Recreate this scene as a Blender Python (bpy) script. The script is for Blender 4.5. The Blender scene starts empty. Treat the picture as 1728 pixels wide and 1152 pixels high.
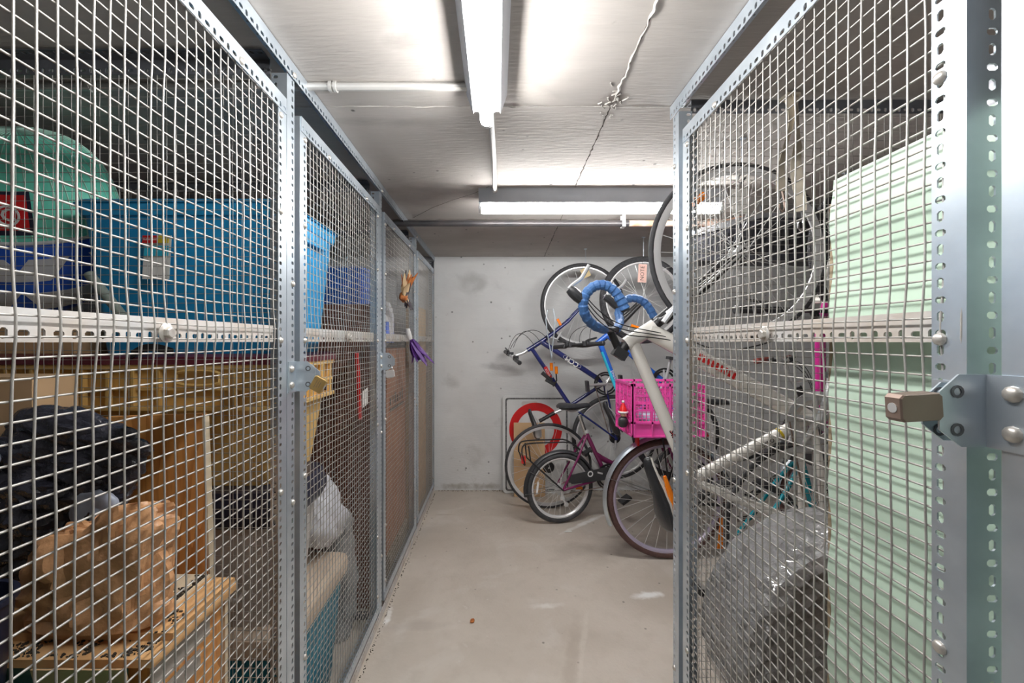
import bpy, bmesh, math, random
from mathutils import Vector, Matrix, noise
random.seed(7)
V = Vector
SC = bpy.context.scene
COL = SC.collection
# ------------------------------------------------------------------ camera
F, CX, CY, CH = 725.0, 838.0, 576.0, 1.342      # focal length (px), vanishing point (px), eye height (m)
cd = bpy.data.cameras.new('camera'); cam = bpy.data.objects.new('camera', cd); COL.objects.link(cam)
cam.location = (0, 0, CH); cam.rotation_euler = (math.pi/2, 0, 0)
cd.sensor_width = 36; cd.sensor_fit = 'HORIZONTAL'; cd.lens = F/1728*36
cd.shift_x = (864-CX)/1728; cd.shift_y = 0; cd.clip_start = 0.02; cd.clip_end = 60
SC.camera = cam
# ------------------------------------------------------------------ world, exposure, lamp strength
w = bpy.data.worlds.new('world'); SC.world = w; w.use_nodes = True
w.node_tree.nodes['Background'].inputs[0].default_value = (0.9, 0.95, 1, 1)
w.node_tree.nodes['Background'].inputs[1].default_value = 0.02
SC.view_settings.view_transform = 'Standard'; SC.view_settings.look = 'None'
SC.view_settings.gamma = 1; SC.view_settings.use_curve_mapping = False
SC.view_settings.exposure = 0.0
LAMP = 98.0                                      # emission of the fluorescent tubes
# ------------------------------------------------------------------ room numbers
DW = 3.875; ZC = 2.107; XL = -2.05; XR = 3.05; YB = -2.6
LX = -0.561; RX = 0.569                          # planes of the left and right lockers

def U(px, py, Y): return V(((px-CX)/F*Y, Y, CH+(CY-py)/F*Y))

# ------------------------------------------------------------------ materials
M = {}
def mat(name, c, c2=None, rough=.5, metal=0, scale=8, bump=0, bscale=40, bdist=.01, emit=0, alpha=1, coat=0, stretch=(1,1,1), trans=0, detail=4, spec=.5):
    m = bpy.data.materials.new(name); m.use_nodes = True; M[name] = m
    nt = m.node_tree; nd = nt.nodes; lk = nt.links; b = nd['Principled BSDF']
    b.inputs['Roughness'].default_value = rough; b.inputs['Metallic'].default_value = metal
    b.inputs['Coat Weight'].default_value = coat; b.inputs['Alpha'].default_value = alpha
    b.inputs['Transmission Weight'].default_value = trans
    b.inputs['Specular IOR Level'].default_value = spec
    tc = nd.new('ShaderNodeTexCoord'); mp = nd.new('ShaderNodeMapping'); lk.new(tc.outputs['Object'], mp.inputs[0])
    mp.inputs['Scale'].default_value = stretch
    if c2 is None: c2 = tuple(x*.86 for x in c)
    n = nd.new('ShaderNodeTexNoise'); n.inputs['Scale'].default_value = scale; n.inputs['Detail'].default_value = detail
    lk.new(mp.outputs[0], n.inputs['Vector'])
    r = nd.new('ShaderNodeValToRGB'); r.color_ramp.elements[0].position = .32; r.color_ramp.elements[1].position = .68
    r.color_ramp.elements[0].color = (*c2, 1); r.color_ramp.elements[1].color = (*c, 1)
    lk.new(n.outputs['Fac'], r.inputs[0]); lk.new(r.outputs[0], b.inputs['Base Color'])
    if bump:
        n2 = nd.new('ShaderNodeTexNoise'); n2.inputs['Scale'].default_value = bscale; n2.inputs['Detail'].default_value = 5
        lk.new(mp.outputs[0], n2.inputs['Vector'])
        bp = nd.new('ShaderNodeBump'); bp.inputs['Strength'].default_value = bump; bp.inputs['Distance'].default_value = bdist
        lk.new(n2.outputs['Fac'], bp.inputs['Height']); lk.new(bp.outputs[0], b.inputs['Normal'])
    if emit:
        b.inputs['Emission Color'].default_value = (1, .985, .96, 1); b.inputs['Emission Strength'].default_value = emit
    return m

def concrete(name, base, dark, light, pit=.5, grain=(1,1,1), rough=.75, spots=60, lightamt=.35, wscale=1.3, marks=(), pr=.11, pg=.5):
    m = bpy.data.materials.new(name); m.use_nodes = True; M[name] = m
    nt = m.node_tree; nd = nt.nodes; lk = nt.links; b = nd['Principled BSDF']; b.inputs['Roughness'].default_value = rough
    g = nd.new('ShaderNodeNewGeometry')
    mp = nd.new('ShaderNodeMapping'); mp.inputs['Scale'].default_value = grain; lk.new(g.outputs['Position'], mp.inputs[0])
    def nz(sc, det, src, dist=0):
        n = nd.new('ShaderNodeTexNoise'); n.inputs['Scale'].default_value = sc; n.inputs['Detail'].default_value = det
        n.inputs['Distortion'].default_value = dist; lk.new(src, n.inputs['Vector']); return n.outputs['Fac']
    def ramp(src, p0, p1):
        r = nd.new('ShaderNodeMapRange'); r.inputs[1].default_value = p0; r.inputs[2].default_value = p1; lk.new(src, r.inputs[0]); return r.outputs[0]
    def mix(f, a, bcol):
        x = nd.new('ShaderNodeMix'); x.data_type = 'RGBA'; lk.new(f, x.inputs[0])
        if isinstance(a, tuple): x.inputs[6].default_value = (*a, 1)
        else: lk.new(a, x.inputs[6])
        x.inputs[7].default_value = (*bcol, 1); return x.outputs[2]
    def mul(a, k):
        x = nd.new('ShaderNodeMath'); x.operation = 'MULTIPLY'; lk.new(a, x.inputs[0]); x.inputs[1].default_value = k; return x.outputs[0]
    P = g.outputs['Position']
    col = mix(mul(ramp(nz(wscale, 6, P, .6), .42, .72), .75), base, dark)
    col = mix(mul(ramp(nz(wscale*2.1, 8, P, 1.1), .56, .74), lightamt), col, light)
    col = mix(mul(ramp(nz(14, 6, mp.outputs[0]), .5, .8), .35), col, dark)
    for (ctr, sz, ang, mc, ms, ns) in marks:          # stains, powder, scuffs and one painted ceiling glow, each with its own shape
        mk = nd.new('ShaderNodeMapping'); mk.vector_type = 'TEXTURE'; mk.inputs['Location'].default_value = ctr; mk.inputs['Scale'].default_value = sz
        mk.inputs['Rotation'].default_value = tuple(math.radians(a) for a in ang); lk.new(P, mk.inputs[0])
        gr = nd.new('ShaderNodeTexGradient'); gr.gradient_type = 'SPHERICAL'; lk.new(mk.outputs[0], gr.inputs[0])
        ad = nd.new('ShaderNodeMath'); ad.operation = 'MULTIPLY_ADD'; lk.new(ramp(gr.outputs['Fac'], 0, .7), ad.inputs[0]); ad.inputs[1].default_value = .5; lk.new(nz(ns, 6, P, .4), ad.inputs[2])
        col = mix(mul(ramp(ad.outputs[0], .70, 1.08), ms), col, mc)
    vo = nd.new('ShaderNodeTexVoronoi'); vo.inputs['Scale'].default_value = spots*.17; lk.new(P, vo.inputs['Vector'])
    pm = ramp(vo.outputs['Distance'], pr, pr*.5)
    gate = ramp(nz(3.1, 2, P), pg, pg+.06)
    pp = nd.new('ShaderNodeMath'); pp.operation = 'MULTIPLY'; lk.new(pm, pp.inputs[0]); lk.new(gate, pp.inputs[1])
    col = mix(mul(pp.outputs[0], pit), col, tuple(x*.22 for x in dark))
    lk.new(col, b.inputs['Base Color'])
    bp = nd.new('ShaderNodeBump'); bp.inputs['Strength'].default_value = .35; bp.inputs['Distance'].default_value = .006
    lk.new(nz(55, 6, mp.outputs[0]), bp.inputs['Height']); lk.new(bp.outputs[0], b.inputs['Normal'])
    return m

def wood(name, c1, c2, axis='Z', sc=7, rough=.45, dist=5):
    m = bpy.data.materials.new(name); m.use_nodes = True; M[name] = m
    nt = m.node_tree; nd = nt.nodes; lk = nt.links; b = nd['Principled BSDF']; b.inputs['Roughness'].default_value = rough
    tc = nd.new('ShaderNodeTexCoord'); mp = nd.new('ShaderNodeMapping'); lk.new(tc.outputs['Object'], mp.inputs[0])
    s = {'X': (.12, 1, 1), 'Y': (1, .12, 1), 'Z': (1, 1, .12)}[axis]; mp.inputs['Scale'].default_value = s
    n1 = nd.new('ShaderNodeTexNoise'); n1.inputs['Scale'].default_value = sc; n1.inputs['Detail'].default_value = 3; lk.new(mp.outputs[0], n1.inputs[0])
    mm = nd.new('ShaderNodeMath'); mm.operation = 'MULTIPLY'; mm.inputs[1].default_value = dist*2.2; lk.new(n1.outputs['Fac'], mm.inputs[0])
    fr = nd.new('ShaderNodeMath'); fr.operation = 'FRACT'; lk.new(mm.outputs[0], fr.inputs[0])
    n2 = nd.new('ShaderNodeTexNoise'); n2.inputs['Scale'].default_value = sc*18; n2.inputs['Detail'].default_value = 3; lk.new(mp.outputs[0], n2.inputs[0])
    ad = nd.new('ShaderNodeMath'); ad.operation = 'ADD'; lk.new(fr.outputs[0], ad.inputs[0]); lk.new(n2.outputs['Fac'], ad.inputs[1])
    r = nd.new('ShaderNodeValToRGB'); r.color_ramp.elements[0].position = .25; r.color_ramp.elements[1].position = 1.2 if False else .98
    r.color_ramp.elements[0].color = (*c2, 1); r.color_ramp.elements[1].color = (*c1, 1)
    lk.new(ad.outputs[0], r.inputs[0]); lk.new(r.outputs[0], b.inputs['Base Color'])
    return m

def fl(px, py): Y = CH*F/(py-CY); return ((px-CX)/F*Y, Y, 0)
def wl(px, py): return tuple(U(px, py, DW))
def cl(px, py): Y = (ZC-CH)*F/(CY-py); return ((px-CX)/F*Y, Y, ZC)
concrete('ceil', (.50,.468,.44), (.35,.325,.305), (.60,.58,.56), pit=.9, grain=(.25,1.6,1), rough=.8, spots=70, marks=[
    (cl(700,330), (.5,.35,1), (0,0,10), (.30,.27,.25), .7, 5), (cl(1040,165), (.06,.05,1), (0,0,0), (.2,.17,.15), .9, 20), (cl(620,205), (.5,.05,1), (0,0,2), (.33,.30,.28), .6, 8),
    (cl(890,160), (.18,.10,1), (0,0,15), (.72,.67,.62), .5, 6), (cl(1120,385), (.5,.2,1), (0,0,5), (.28,.26,.25), .6, 5), (cl(700,70), (.12,.06,1), (0,0,0), (.28,.25,.23), .5, 16)])  # the pale mark beside the lengthwise strip light paints its glow
concrete('floor', (.59,.53,.465), (.43,.375,.315), (.70,.665,.62), pit=.7, grain=(1,1,1), rough=.45, spots=60, lightamt=.5, wscale=1.4, pr=.085, pg=.47, marks=[
    (fl(985,883), (.42,.035,1), (0,0,41), (.85,.84,.82), .85, 14), (fl(1095,1004), (.13,.05,1), (0,0,10), (.88,.88,.87), .9, 16), (fl(925,1022), (.14,.04,1), (0,0,8), (.78,.76,.72), .7, 14),
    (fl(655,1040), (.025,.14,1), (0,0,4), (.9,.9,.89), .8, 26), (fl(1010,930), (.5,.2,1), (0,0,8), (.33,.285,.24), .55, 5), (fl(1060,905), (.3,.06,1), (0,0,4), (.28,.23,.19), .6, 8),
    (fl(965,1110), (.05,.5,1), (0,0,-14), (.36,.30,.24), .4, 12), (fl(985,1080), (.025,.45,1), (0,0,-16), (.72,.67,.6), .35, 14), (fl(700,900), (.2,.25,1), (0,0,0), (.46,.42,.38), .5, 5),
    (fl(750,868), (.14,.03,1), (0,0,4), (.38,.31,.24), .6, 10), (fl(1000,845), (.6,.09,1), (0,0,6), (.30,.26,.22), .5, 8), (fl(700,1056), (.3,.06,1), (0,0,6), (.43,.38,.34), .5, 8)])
concrete('wallpaint', (.74,.75,.755), (.63,.635,.64), (.82,.83,.83), pit=.85, grain=(.4,1,1.4), rough=.6, spots=60, lightamt=.3, pr=.11, pg=.48, marks=[
    (wl(800,480), (.30,1,.16), (0,0,0), (.40,.40,.39), .55, 7), (wl(850,620), (.35,1,.05), (0,8,0), (.33,.33,.34), .55, 8), (wl(930,600), (.5,1,.22), (0,-20,0), (.42,.42,.43), .45, 6), (wl(760,645), (.12,1,.1), (0,0,0), (.40,.40,.39), .45, 12),
    (wl(790,820), (.5,1,.05), (0,0,0), (.36,.34,.31), .8, 14), (wl(900,700), (.5,1,.06), (0,-12,0), (.38,.38,.38), .4, 9), (wl(800,770), (.16,1,.2), (0,0,0), (.50,.50,.49), .5, 12), (wl(1010,815), (.9,1,.06), (0,0,0), (.38,.34,.30), .8, 12)])
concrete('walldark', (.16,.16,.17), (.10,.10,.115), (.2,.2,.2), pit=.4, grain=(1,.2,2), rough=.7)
mat('galv', (.68,.75,.82), (.56,.63,.70), rough=.36, metal=.8, scale=14)
mat('galv_dark', (.16,.17,.19), (.11,.115,.13), rough=.45, metal=.4, scale=14)  # dark copy of galv: shade of the unlit partition rails put into the colour
mat('galv_rust', (.66,.66,.66), (.60,.52,.45), rough=.5, metal=.2, scale=9)
mat('wire', (.55,.535,.51), (.42,.40,.38), rough=.42, metal=.45, scale=30)
mat('bolt', (.66,.64,.6), (.5,.46,.42), rough=.35, metal=.6, scale=60)
mat('housing_grey', (.42,.43,.46), (.38,.39,.42), rough=.45)
mat('white_paint', (.75,.75,.74), rough=.4)
mat('seam', (.62,.60,.57), (.40,.37,.34), rough=.9, scale=20, bump=.6)
mat('tube', (1,1,1), rough=.3, emit=LAMP)
mat('conduit', (.62,.61,.59), rough=.4, metal=.4)
mat('pipe_black', (.05,.05,.055), (.09,.08,.08), rough=.35, metal=.3)
mat('pipe_rust', (.5,.42,.38), (.45,.2,.09), rough=.7, scale=16)
mat('brass', (.72,.50,.20), (.6,.4,.15), rough=.3, metal=.85)
mat('bronze', (.33,.25,.21), (.26,.19,.16), rough=.4, metal=.6)
mat('chrome', (.75,.75,.76), rough=.16, metal=1)
mat('alu', (.74,.75,.76), (.64,.65,.66), rough=.28, metal=.5)
mat('spoke', (.82,.82,.82), rough=.3, metal=.2)
mat('rubber', (.035,.036,.04), (.06,.06,.065), rough=.7, scale=30)
mat('knob', (.03,.03,.034), (.055,.055,.06), rough=.8, scale=30, bump=1.0, bscale=160)
mat('brown_tyre', (.135,.07,.06), (.10,.05,.045), rough=.65, scale=20, bump=.6, bscale=150)
mat('rim_silver', (.74,.74,.75), (.66,.66,.67), rough=.3, metal=.25)
mat('lilac_rim', (.62,.56,.72), rough=.3, metal=.4)
mat('blackplastic', (.03,.031,.035), (.045,.046,.05), rough=.38)
mat('saddle', (.022,.023,.027), (.035,.036,.04), rough=.32, bump=.1, bscale=200)
mat('cable', (.02,.02,.022), rough=.45)
mat('navy', (.018,.028,.16), (.015,.022,.12), rough=.22, coat=.6)
mat('blue', (.02,.13,.62), (.02,.11,.5), rough=.25, coat=.6)
mat('cyan', (.04,.55,.78), rough=.25, coat=.6)
mat('white_gloss', (.90,.875,.82), (.86,.83,.78), rough=.22, coat=.6)
mat('tape_blue', (.065,.18,.43), (.045,.13,.34), rough=.5, scale=30, bump=.3, bscale=60)
mat('plum', (.20,.018,.10), (.15,.012,.075), rough=.2, coat=.7)
mat('magenta', (.55,.02,.25), rough=.22, coat=.6)
mat('red', (.70,.02,.02), (.58,.015,.018), rough=.3)
mat('teal', (.0,.32,.40), (.0,.26,.33), rough=.22, coat=.5)
mat('orange', (.95,.26,.01), (.85,.20,.01), rough=.25)
mat('pink', (.93,.12,.48), (.86,.08,.42), rough=.35)
mat('text_white', (.85,.85,.85), rough=.4)
mat('text_black', (.02,.02,.02), rough=.4)
mat('brown_grip', (.25,.05,.04), rough=.5)
mat('paper', (.80,.79,.76), rough=.8)
mat('tag_yellow', (.66,.52,.28), rough=.8)
mat('tag_pink', (.72,.46,.40), rough=.8)
mat('cardboard', (.66,.44,.25), (.58,.38,.21), rough=.85, scale=6)
mat('kraft', (.68,.37,.185), (.58,.30,.14), rough=.4, scale=5, bump=.6, bscale=14, bdist=.02)
mat('bagblack', (.03,.031,.045), (.04,.04,.058), rough=.16, scale=6, bump=.7, bscale=26, bdist=.02, spec=.9)
mat('bagblue', (.50,.56,.68), (.4,.46,.6), rough=.35, bump=.3, bscale=20)
mat('bagwhite', (.75,.76,.80), (.66,.67,.73), rough=.4, bump=.25, bscale=24)
mat('bagclear', (.62,.63,.64), (.45,.46,.47), rough=.25, bump=.4, bscale=24, alpha=.55)
mat('tote_blue', (.02,.36,.74), (.015,.31,.66), rough=.3, scale=3)
mat('tote_rim', (.03,.36,.70), (.02,.31,.62), rough=.3)
mat('tote_tan', (.84,.56,.20), (.76,.49,.16), rough=.4, scale=3)
mat('maroon', (.16,.025,.04), rough=.35)
mat('navyplastic', (.022,.026,.055), rough=.3)
mat('greyplastic', (.62,.59,.56), (.56,.53,.51), rough=.4)
mat('tote_teal', (.015,.26,.38), (.01,.20,.31), rough=.35)
mat('handle_blue', (.02,.25,.52), rough=.3)
mat('beige', (.66,.54,.42), (.60,.48,.37), rough=.4)
mat('mint', (.20,.78,.60), (.15,.68,.52), rough=.3, scale=4)
mat('mintlight', (.55,.85,.74), rough=.3)
mat('royal', (.03,.15,.80), (.025,.12,.65), rough=.3)
mat('vinyl_white', (.72,.74,.78), rough=.3)
mat('rollgreen', (.20,.25,.22), (.30,.34,.30), rough=.7, scale=40)
mat('palegreen', (.62,.78,.65), (.58,.74,.61), rough=.35, scale=3)
mat('edge_brown', (.38,.30,.2), rough=.7)
mat('film', (.50,.50,.51), (.36,.36,.37), rough=.22, scale=7, bump=1.0, bscale=20, bdist=.03, alpha=.75, spec=1, coat=1)
mat('strap', (.66,.60,.50), (.58,.52,.42), rough=.6)
mat('darkduct', (.03,.03,.04), (.045,.045,.055), rough=.5)
mat('foil', (.42,.43,.45), (.3,.3,.32), rough=.35, metal=.5, bump=.6, bscale=20)
mat('dirt', (.035,.028,.022), (.07,.055,.04), rough=.95, scale=60)
mat('boardtop', (.78,.47,.22), (.68,.39,.17), rough=.6, scale=12, stretch=(1,.3,1))
mat('boardpale', (.74,.62,.45), (.66,.54,.38), rough=.7)
mat('greenbox', (.01,.17,.07), rough=.6)
mat('tealbox', (.10,.26,.24), rough=.4)
mat('tapeclear', (.55,.55,.52), rough=.2, alpha=.5)
mat('purple', (.10,.025,.22), (.07,.015,.16), rough=.5)
mat('bluebin', (.03,.14,.6), rough=.35)
mat('darkbrown', (.22,.09,.06), (.15,.06,.042), rough=.55, scale=5, stretch=(1,1,.2))
mat('brownbox', (.42,.20,.115), (.31,.14,.08), rough=.8, scale=5)
mat('ply', (.74,.54,.32), (.66,.47,.27), rough=.7, scale=5, stretch=(1,1,.2))
mat('matweave', (.30,.26,.2), (.2,.17,.13), rough=.95, scale=50)
mat('signwhite', (.74,.75,.75), (.68,.69,.69), rough=.35)
mat('signblack', (.04,.04,.045), (.2,.2,.2), rough=.5, scale=60)
mat('leaf_orange', (.60,.20,.04), (.30,.08,.02), rough=.6, scale=30)
mat('leaf_cream', (.62,.45,.26), rough=.7)
mat('leaf_dark', (.03,.022,.03), rough=.6)
mat('yellow', (.80,.60,.03), rough=.5)
mat('concrete_scrap', (.40,.36,.31), (.25,.2,.16), rough=.95, scale=30)
mat('skin', (.6,.35,.25), rough=.6)
wood('oak', (.74,.34,.10), (.46,.17,.04), 'Z', 7)
wood('oak2', (.60,.27,.08), (.42,.16,.04), 'Z', 6)

# ------------------------------------------------------------------ mesh building
WL = {}
def orth(n):
    n = n.normalized(); a = V((0,0,1)) if abs(n.z) < .9 else V((1,0,0))
    a = (a - n*a.dot(n)).normalized(); return a, n.cross(a)

class MB:
    def __init__(s): s.v = []; s.f = []
    def add(s, vs, fs):
        o = len(s.v); s.v += [V(x) for x in vs]; s.f += [tuple(i+o for i in f) for f in fs]; return s
    def box(s, c, d, R=None):
        c = V(c); h = V(d)*.5; vs = []
        for z in (-1,1):
            for y in (-1,1):
                for x in (-1,1):
                    p = V((x*h.x, y*h.y, z*h.z)); vs.append(c + (R @ p if R else p))
        return s.add(vs, [(0,2,3,1),(4,5,7,6),(0,1,5,4),(2,6,7,3),(0,4,6,2),(1,3,7,5)])
    def bb(s, a, b): a = V(a); b = V(b); return s.box((a+b)/2, b-a)
    def tube(s, pts, r, n=8, cap=True, flat=None):
        pts = [V(p) for p in pts]; rs = r if isinstance(r, (list, tuple)) else [r]*len(pts)
        vs = []; t0 = None; A = None
        for i, p in enumerate(pts):
            t = (pts[min(i+1, len(pts)-1)] - pts[max(i-1, 0)])
            t = t.normalized() if t.length > 1e-9 else (t0 or V((0,0,1)))
            if A is None: A, B = orth(t)
            else:
                A = (A - t*A.dot(t)); A = A.normalized() if A.length > 1e-6 else orth(t)[0]; B = t.cross(A)
            t0 = t
            for k in range(n):
                a = 2*math.pi*(k+.5)/n; vs.append(p + A*math.cos(a)*rs[i] + B*math.sin(a)*rs[i])
        fs = []
        for i in range(len(pts)-1):
            for k in range(n):
                k2 = (k+1) % n; fs.append((i*n+k, i*n+k2, (i+1)*n+k2, (i+1)*n+k))
        if cap: fs.append(tuple(reversed(range(n)))); fs.append(tuple((len(pts)-1)*n+k for k in range(n)))
        return s.add(vs, fs)
    def cyl(s, a, b, r, n=12, r2=None): return s.tube([a, b], [r, r if r2 is None else r2], n)
    def ring(s, c, ax, prof, N=48, a0=0, a1=2*math.pi, ref=None):      # revolve closed profile [(radius, along axis)]
        c = V(c); ax = V(ax).normalized()
        if ref is None: A, B = orth(ax)
        else: A = (V(ref)-ax*V(ref).dot(ax)).normalized(); B = ax.cross(A)
        full = abs(a1-a0) > 6.28; K = N if full else N+1; m = len(prof); vs = []
        for i in range(K):
            a = a0 + (a1-a0)*i/N; d = A*math.cos(a)+B*math.sin(a)
            for (r, h) in prof: vs.append(c + d*r + ax*h)
        fs = []
        for i in range(N):
            j = (i+1) % K
            for k in range(m):
                k2 = (k+1) % m; fs.append((i*m+k, j*m+k, j*m+k2, i*m+k2))
        if not full: fs.append(tuple(range(m))); fs.append(tuple(reversed([N*m+k for k in range(m)])))
        return s.add(vs, fs)
    def torus(s, c, ax, R, r, N=48, n=8, a0=0, a1=2*math.pi, ref=None, sq=1):
        return s.ring(c, ax, [(R+r*math.cos(2*math.pi*k/n), sq*r*math.sin(2*math.pi*k/n)) for k in range(n)], N, a0, a1, ref)
    def lathe(s, c, ax, prof, N=20):                                     # open profile with end caps
        c = V(c); ax = V(ax).normalized(); A, B = orth(ax); m = len(prof); vs = []
        for (r, h) in prof:
            for i in range(N):
                a = 2*math.pi*i/N; vs.append(c + (A*math.cos(a)+B*math.sin(a))*max(r, 1e-4) + ax*h)
        fs = []
        for k in range(m-1):
            for i in range(N):
                j = (i+1) % N; fs.append((k*N+i, k*N+j, (k+1)*N+j, (k+1)*N+i))
        fs.append(tuple(reversed(range(N)))); fs.append(tuple((m-1)*N+i for i in range(N)))
        return s.add(vs, fs)
    def prism(s, poly, ext):
        poly = [V(p) for p in poly]; e = V(ext); n = len(poly)
        fs = [tuple(reversed(range(n))), tuple(range(n, 2*n))]
        fs += [(i, (i+1) % n, n+(i+1) % n, n+i) for i in range(n)]
        return s.add(poly + [p+e for p in poly], fs)
    def loft(s, rings, cap=True):
        n = len(rings[0]); vs = [p for r in rings for p in r]; fs = []
        for i in range(len(rings)-1):
            for k in range(n):
                k2 = (k+1) % n; fs.append((i*n+k, i*n+k2, (i+1)*n+k2, (i+1)*n+k))
        if cap: fs.append(tuple(reversed(range(n)))); fs.append(tuple((len(rings)-1)*n+k for k in range(n)))
        return s.add(vs, fs)
    def sheet(s, grid, th):                                              # grid[i][j] of points, given thickness
        a = len(grid); b = len(grid[0]); vs = []; N = []
        for i in range(a):
            for j in range(b):
                du = grid[min(i+1,a-1)][j]-grid[max(i-1,0)][j]; dv = grid[i][min(j+1,b-1)]-grid[i][max(j-1,0)]
                n = du.cross(dv); n = n.normalized() if n.length > 1e-9 else V((0,0,1)); N.append(n)
        flat = [p for r in grid for p in r]
        vs = flat + [p - n*th for p, n in zip(flat, N)]; o = a*b; fs = []
        for i in range(a-1):
            for j in range(b-1):
                q = (i*b+j, (i+1)*b+j, (i+1)*b+j+1, i*b+j+1); fs.append(q); fs.append(tuple(x+o for x in reversed(q)))
        rim = [j for j in range(b)] + [i*b+b-1 for i in range(1,a)] + [(a-1)*b+j for j in range(b-2,-1,-1)] + [i*b for i in range(a-2,0,-1)]
        for k in range(len(rim)):
            p, q = rim[k], rim[(k+1) % len(rim)]; fs.append((p, q, q+o, p+o))
        return s.add(vs, fs)
    def build(s, name, m, parent=None, smooth=35, fix=True):
        lo = V([min(p[i] for p in s.v) for i in range(3)]); hi = V([max(p[i] for p in s.v) for i in range(3)]); c = (lo+hi)/2
        me = bpy.data.meshes.new(name); me.from_pydata([tuple(p-c) for p in s.v], [], s.f)
        if fix:
            bm = bmesh.new(); bm.from_mesh(me); bmesh.ops.recalc_face_normals(bm, faces=bm.faces); bm.to_mesh(me); bm.free()
        if smooth:
            me.polygons.foreach_set('use_smooth', [True]*len(me.polygons)); me.set_sharp_from_angle(angle=math.radians(smooth))
        me.materials.append(M[m])
        return link(name, me, c, parent)

def link(name, me, wc, parent=None):
    o = bpy.data.objects.new(name, me); COL.objects.link(o); wc = V(wc)
    if parent: o.parent = parent; o.location = wc - WL[parent.name]
    else: o.location = wc
    WL[o.name] = wc
    return o
def thing(name, label, cat, loc, group=None):
    o = bpy.data.objects.new(name, None); COL.objects.link(o); o.location = loc; o.empty_display_size = .05
    WL[o.name] = V(loc); return tag(o, label, cat, group)
def tag(o, label, cat, group=None):
    o['label'] = label; o['category'] = cat
    if group: o['group'] = group
    return o
def struct(o): o['kind'] = 'structure'; return o
def rr(cx, cy, z, sx, sy, r, k=4):
    out = []
    for qx, qy, a0 in ((1,1,0),(-1,1,90),(-1,-1,180),(1,-1,270)):
        for i in range(k+1):
            a = math.radians(a0+90*i/k); out.append(V((cx+qx*(sx/2-r)+r*math.cos(a), cy+qy*(sy/2-r)+r*math.sin(a), z)))
    return out
def rot(axis, deg): return Matrix.Rotation(math.radians(deg), 3, axis)
def textm(body, size, name, m, parent, o, xd, yd, depth=.0006, bold=1.0):   # lettering lying at o along xd (reading) and yd (up)
    cu = bpy.data.curves.new('lettering', 'FONT'); cu.body = body; cu.size = size; cu.align_x = 'CENTER'; cu.align_y = 'CENTER'
    cu.offset = .0 if bold == 1 else size*.02; cu.resolution_u = 2; cu.extrude = depth
    t = bpy.data.objects.new('lettering', cu); COL.objects.link(t); bpy.context.view_layer.update()
    me = bpy.data.meshes.new_from_object(t.evaluated_get(bpy.context.evaluated_depsgraph_get()))
    bpy.data.objects.remove(t); bpy.data.curves.remove(cu)
    xd = V(xd).normalized(); yd = V(yd); yd = (yd-xd*yd.dot(xd)).normalized(); zd = xd.cross(yd)
    R = Matrix((xd, yd, zd)).transposed(); me.transform(R.to_4x4())
    me.materials.clear(); me.materials.append(M[m]); me.name = name
    return link(name, me, o, parent)
# ================================================================== ROOM SHELL
struct(MB().bb((XL-.2,YB-.2,-.2),(XR+.2,DW+.2,0)).build('floor','floor',smooth=0))
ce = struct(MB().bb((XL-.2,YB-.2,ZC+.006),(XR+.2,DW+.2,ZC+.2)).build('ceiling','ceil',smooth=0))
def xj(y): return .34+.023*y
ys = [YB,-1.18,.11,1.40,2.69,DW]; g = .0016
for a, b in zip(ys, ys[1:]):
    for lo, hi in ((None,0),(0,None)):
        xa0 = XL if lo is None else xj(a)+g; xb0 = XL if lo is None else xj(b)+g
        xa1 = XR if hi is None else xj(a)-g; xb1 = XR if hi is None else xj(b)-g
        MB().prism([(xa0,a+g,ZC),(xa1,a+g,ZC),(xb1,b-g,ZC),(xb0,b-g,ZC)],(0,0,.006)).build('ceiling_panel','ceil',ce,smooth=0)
def ridge(name, a, b, r, m, seed, n=60):
    rnd = random.Random(seed); pts = []; rs = []
    for i in range(n+1):
        t = i/n; p = a.lerp(b, t); pts.append(p+V((rnd.uniform(-.004,.004), rnd.uniform(-.004,.004), 0))); rs.append(r*rnd.uniform(.35,1.3))
    MB().tube(pts, rs, 5).build(name, m, ce, smooth=60)
ridge('joint_ridge', V((xj(.3),.3,ZC)), V((xj(1.36),1.36,ZC)), .004, 'seam', 1)
ridge('joint_ridge', V((-1.6,1.40,ZC)), V((1.9,1.40,ZC)), .0022, 'seam', 2, 110)
ridge('joint_ridge', V((xj(1.4),1.4,ZC+.001)), V((xj(2.1),2.1,ZC+.001)), .0022, 'dirt', 3)
ridge('joint_ridge', V((-1.6,2.69,ZC)), V((1.9,2.69,ZC)), .002, 'dirt', 4, 90)
ridge('joint_ridge', V((xj(2.7),2.7,ZC+.001)), V((xj(3.86),3.86,ZC+.001)), .0022, 'dirt', 5)
rnd = random.Random(5)
b = MB()
for i in range(26):                                   # crumbling blob where the joints cross
    p = V((xj(1.38)+rnd.gauss(0,.02), 1.38+rnd.gauss(0,.03), ZC)); q = p+V((rnd.uniform(-.015,.015),rnd.uniform(-.02,.02),-.002)); b.tube([p,q],[.003,.002],5)
b.build('joint_crumbs','seam',ce)['kind'] = 'stuff'
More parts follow.
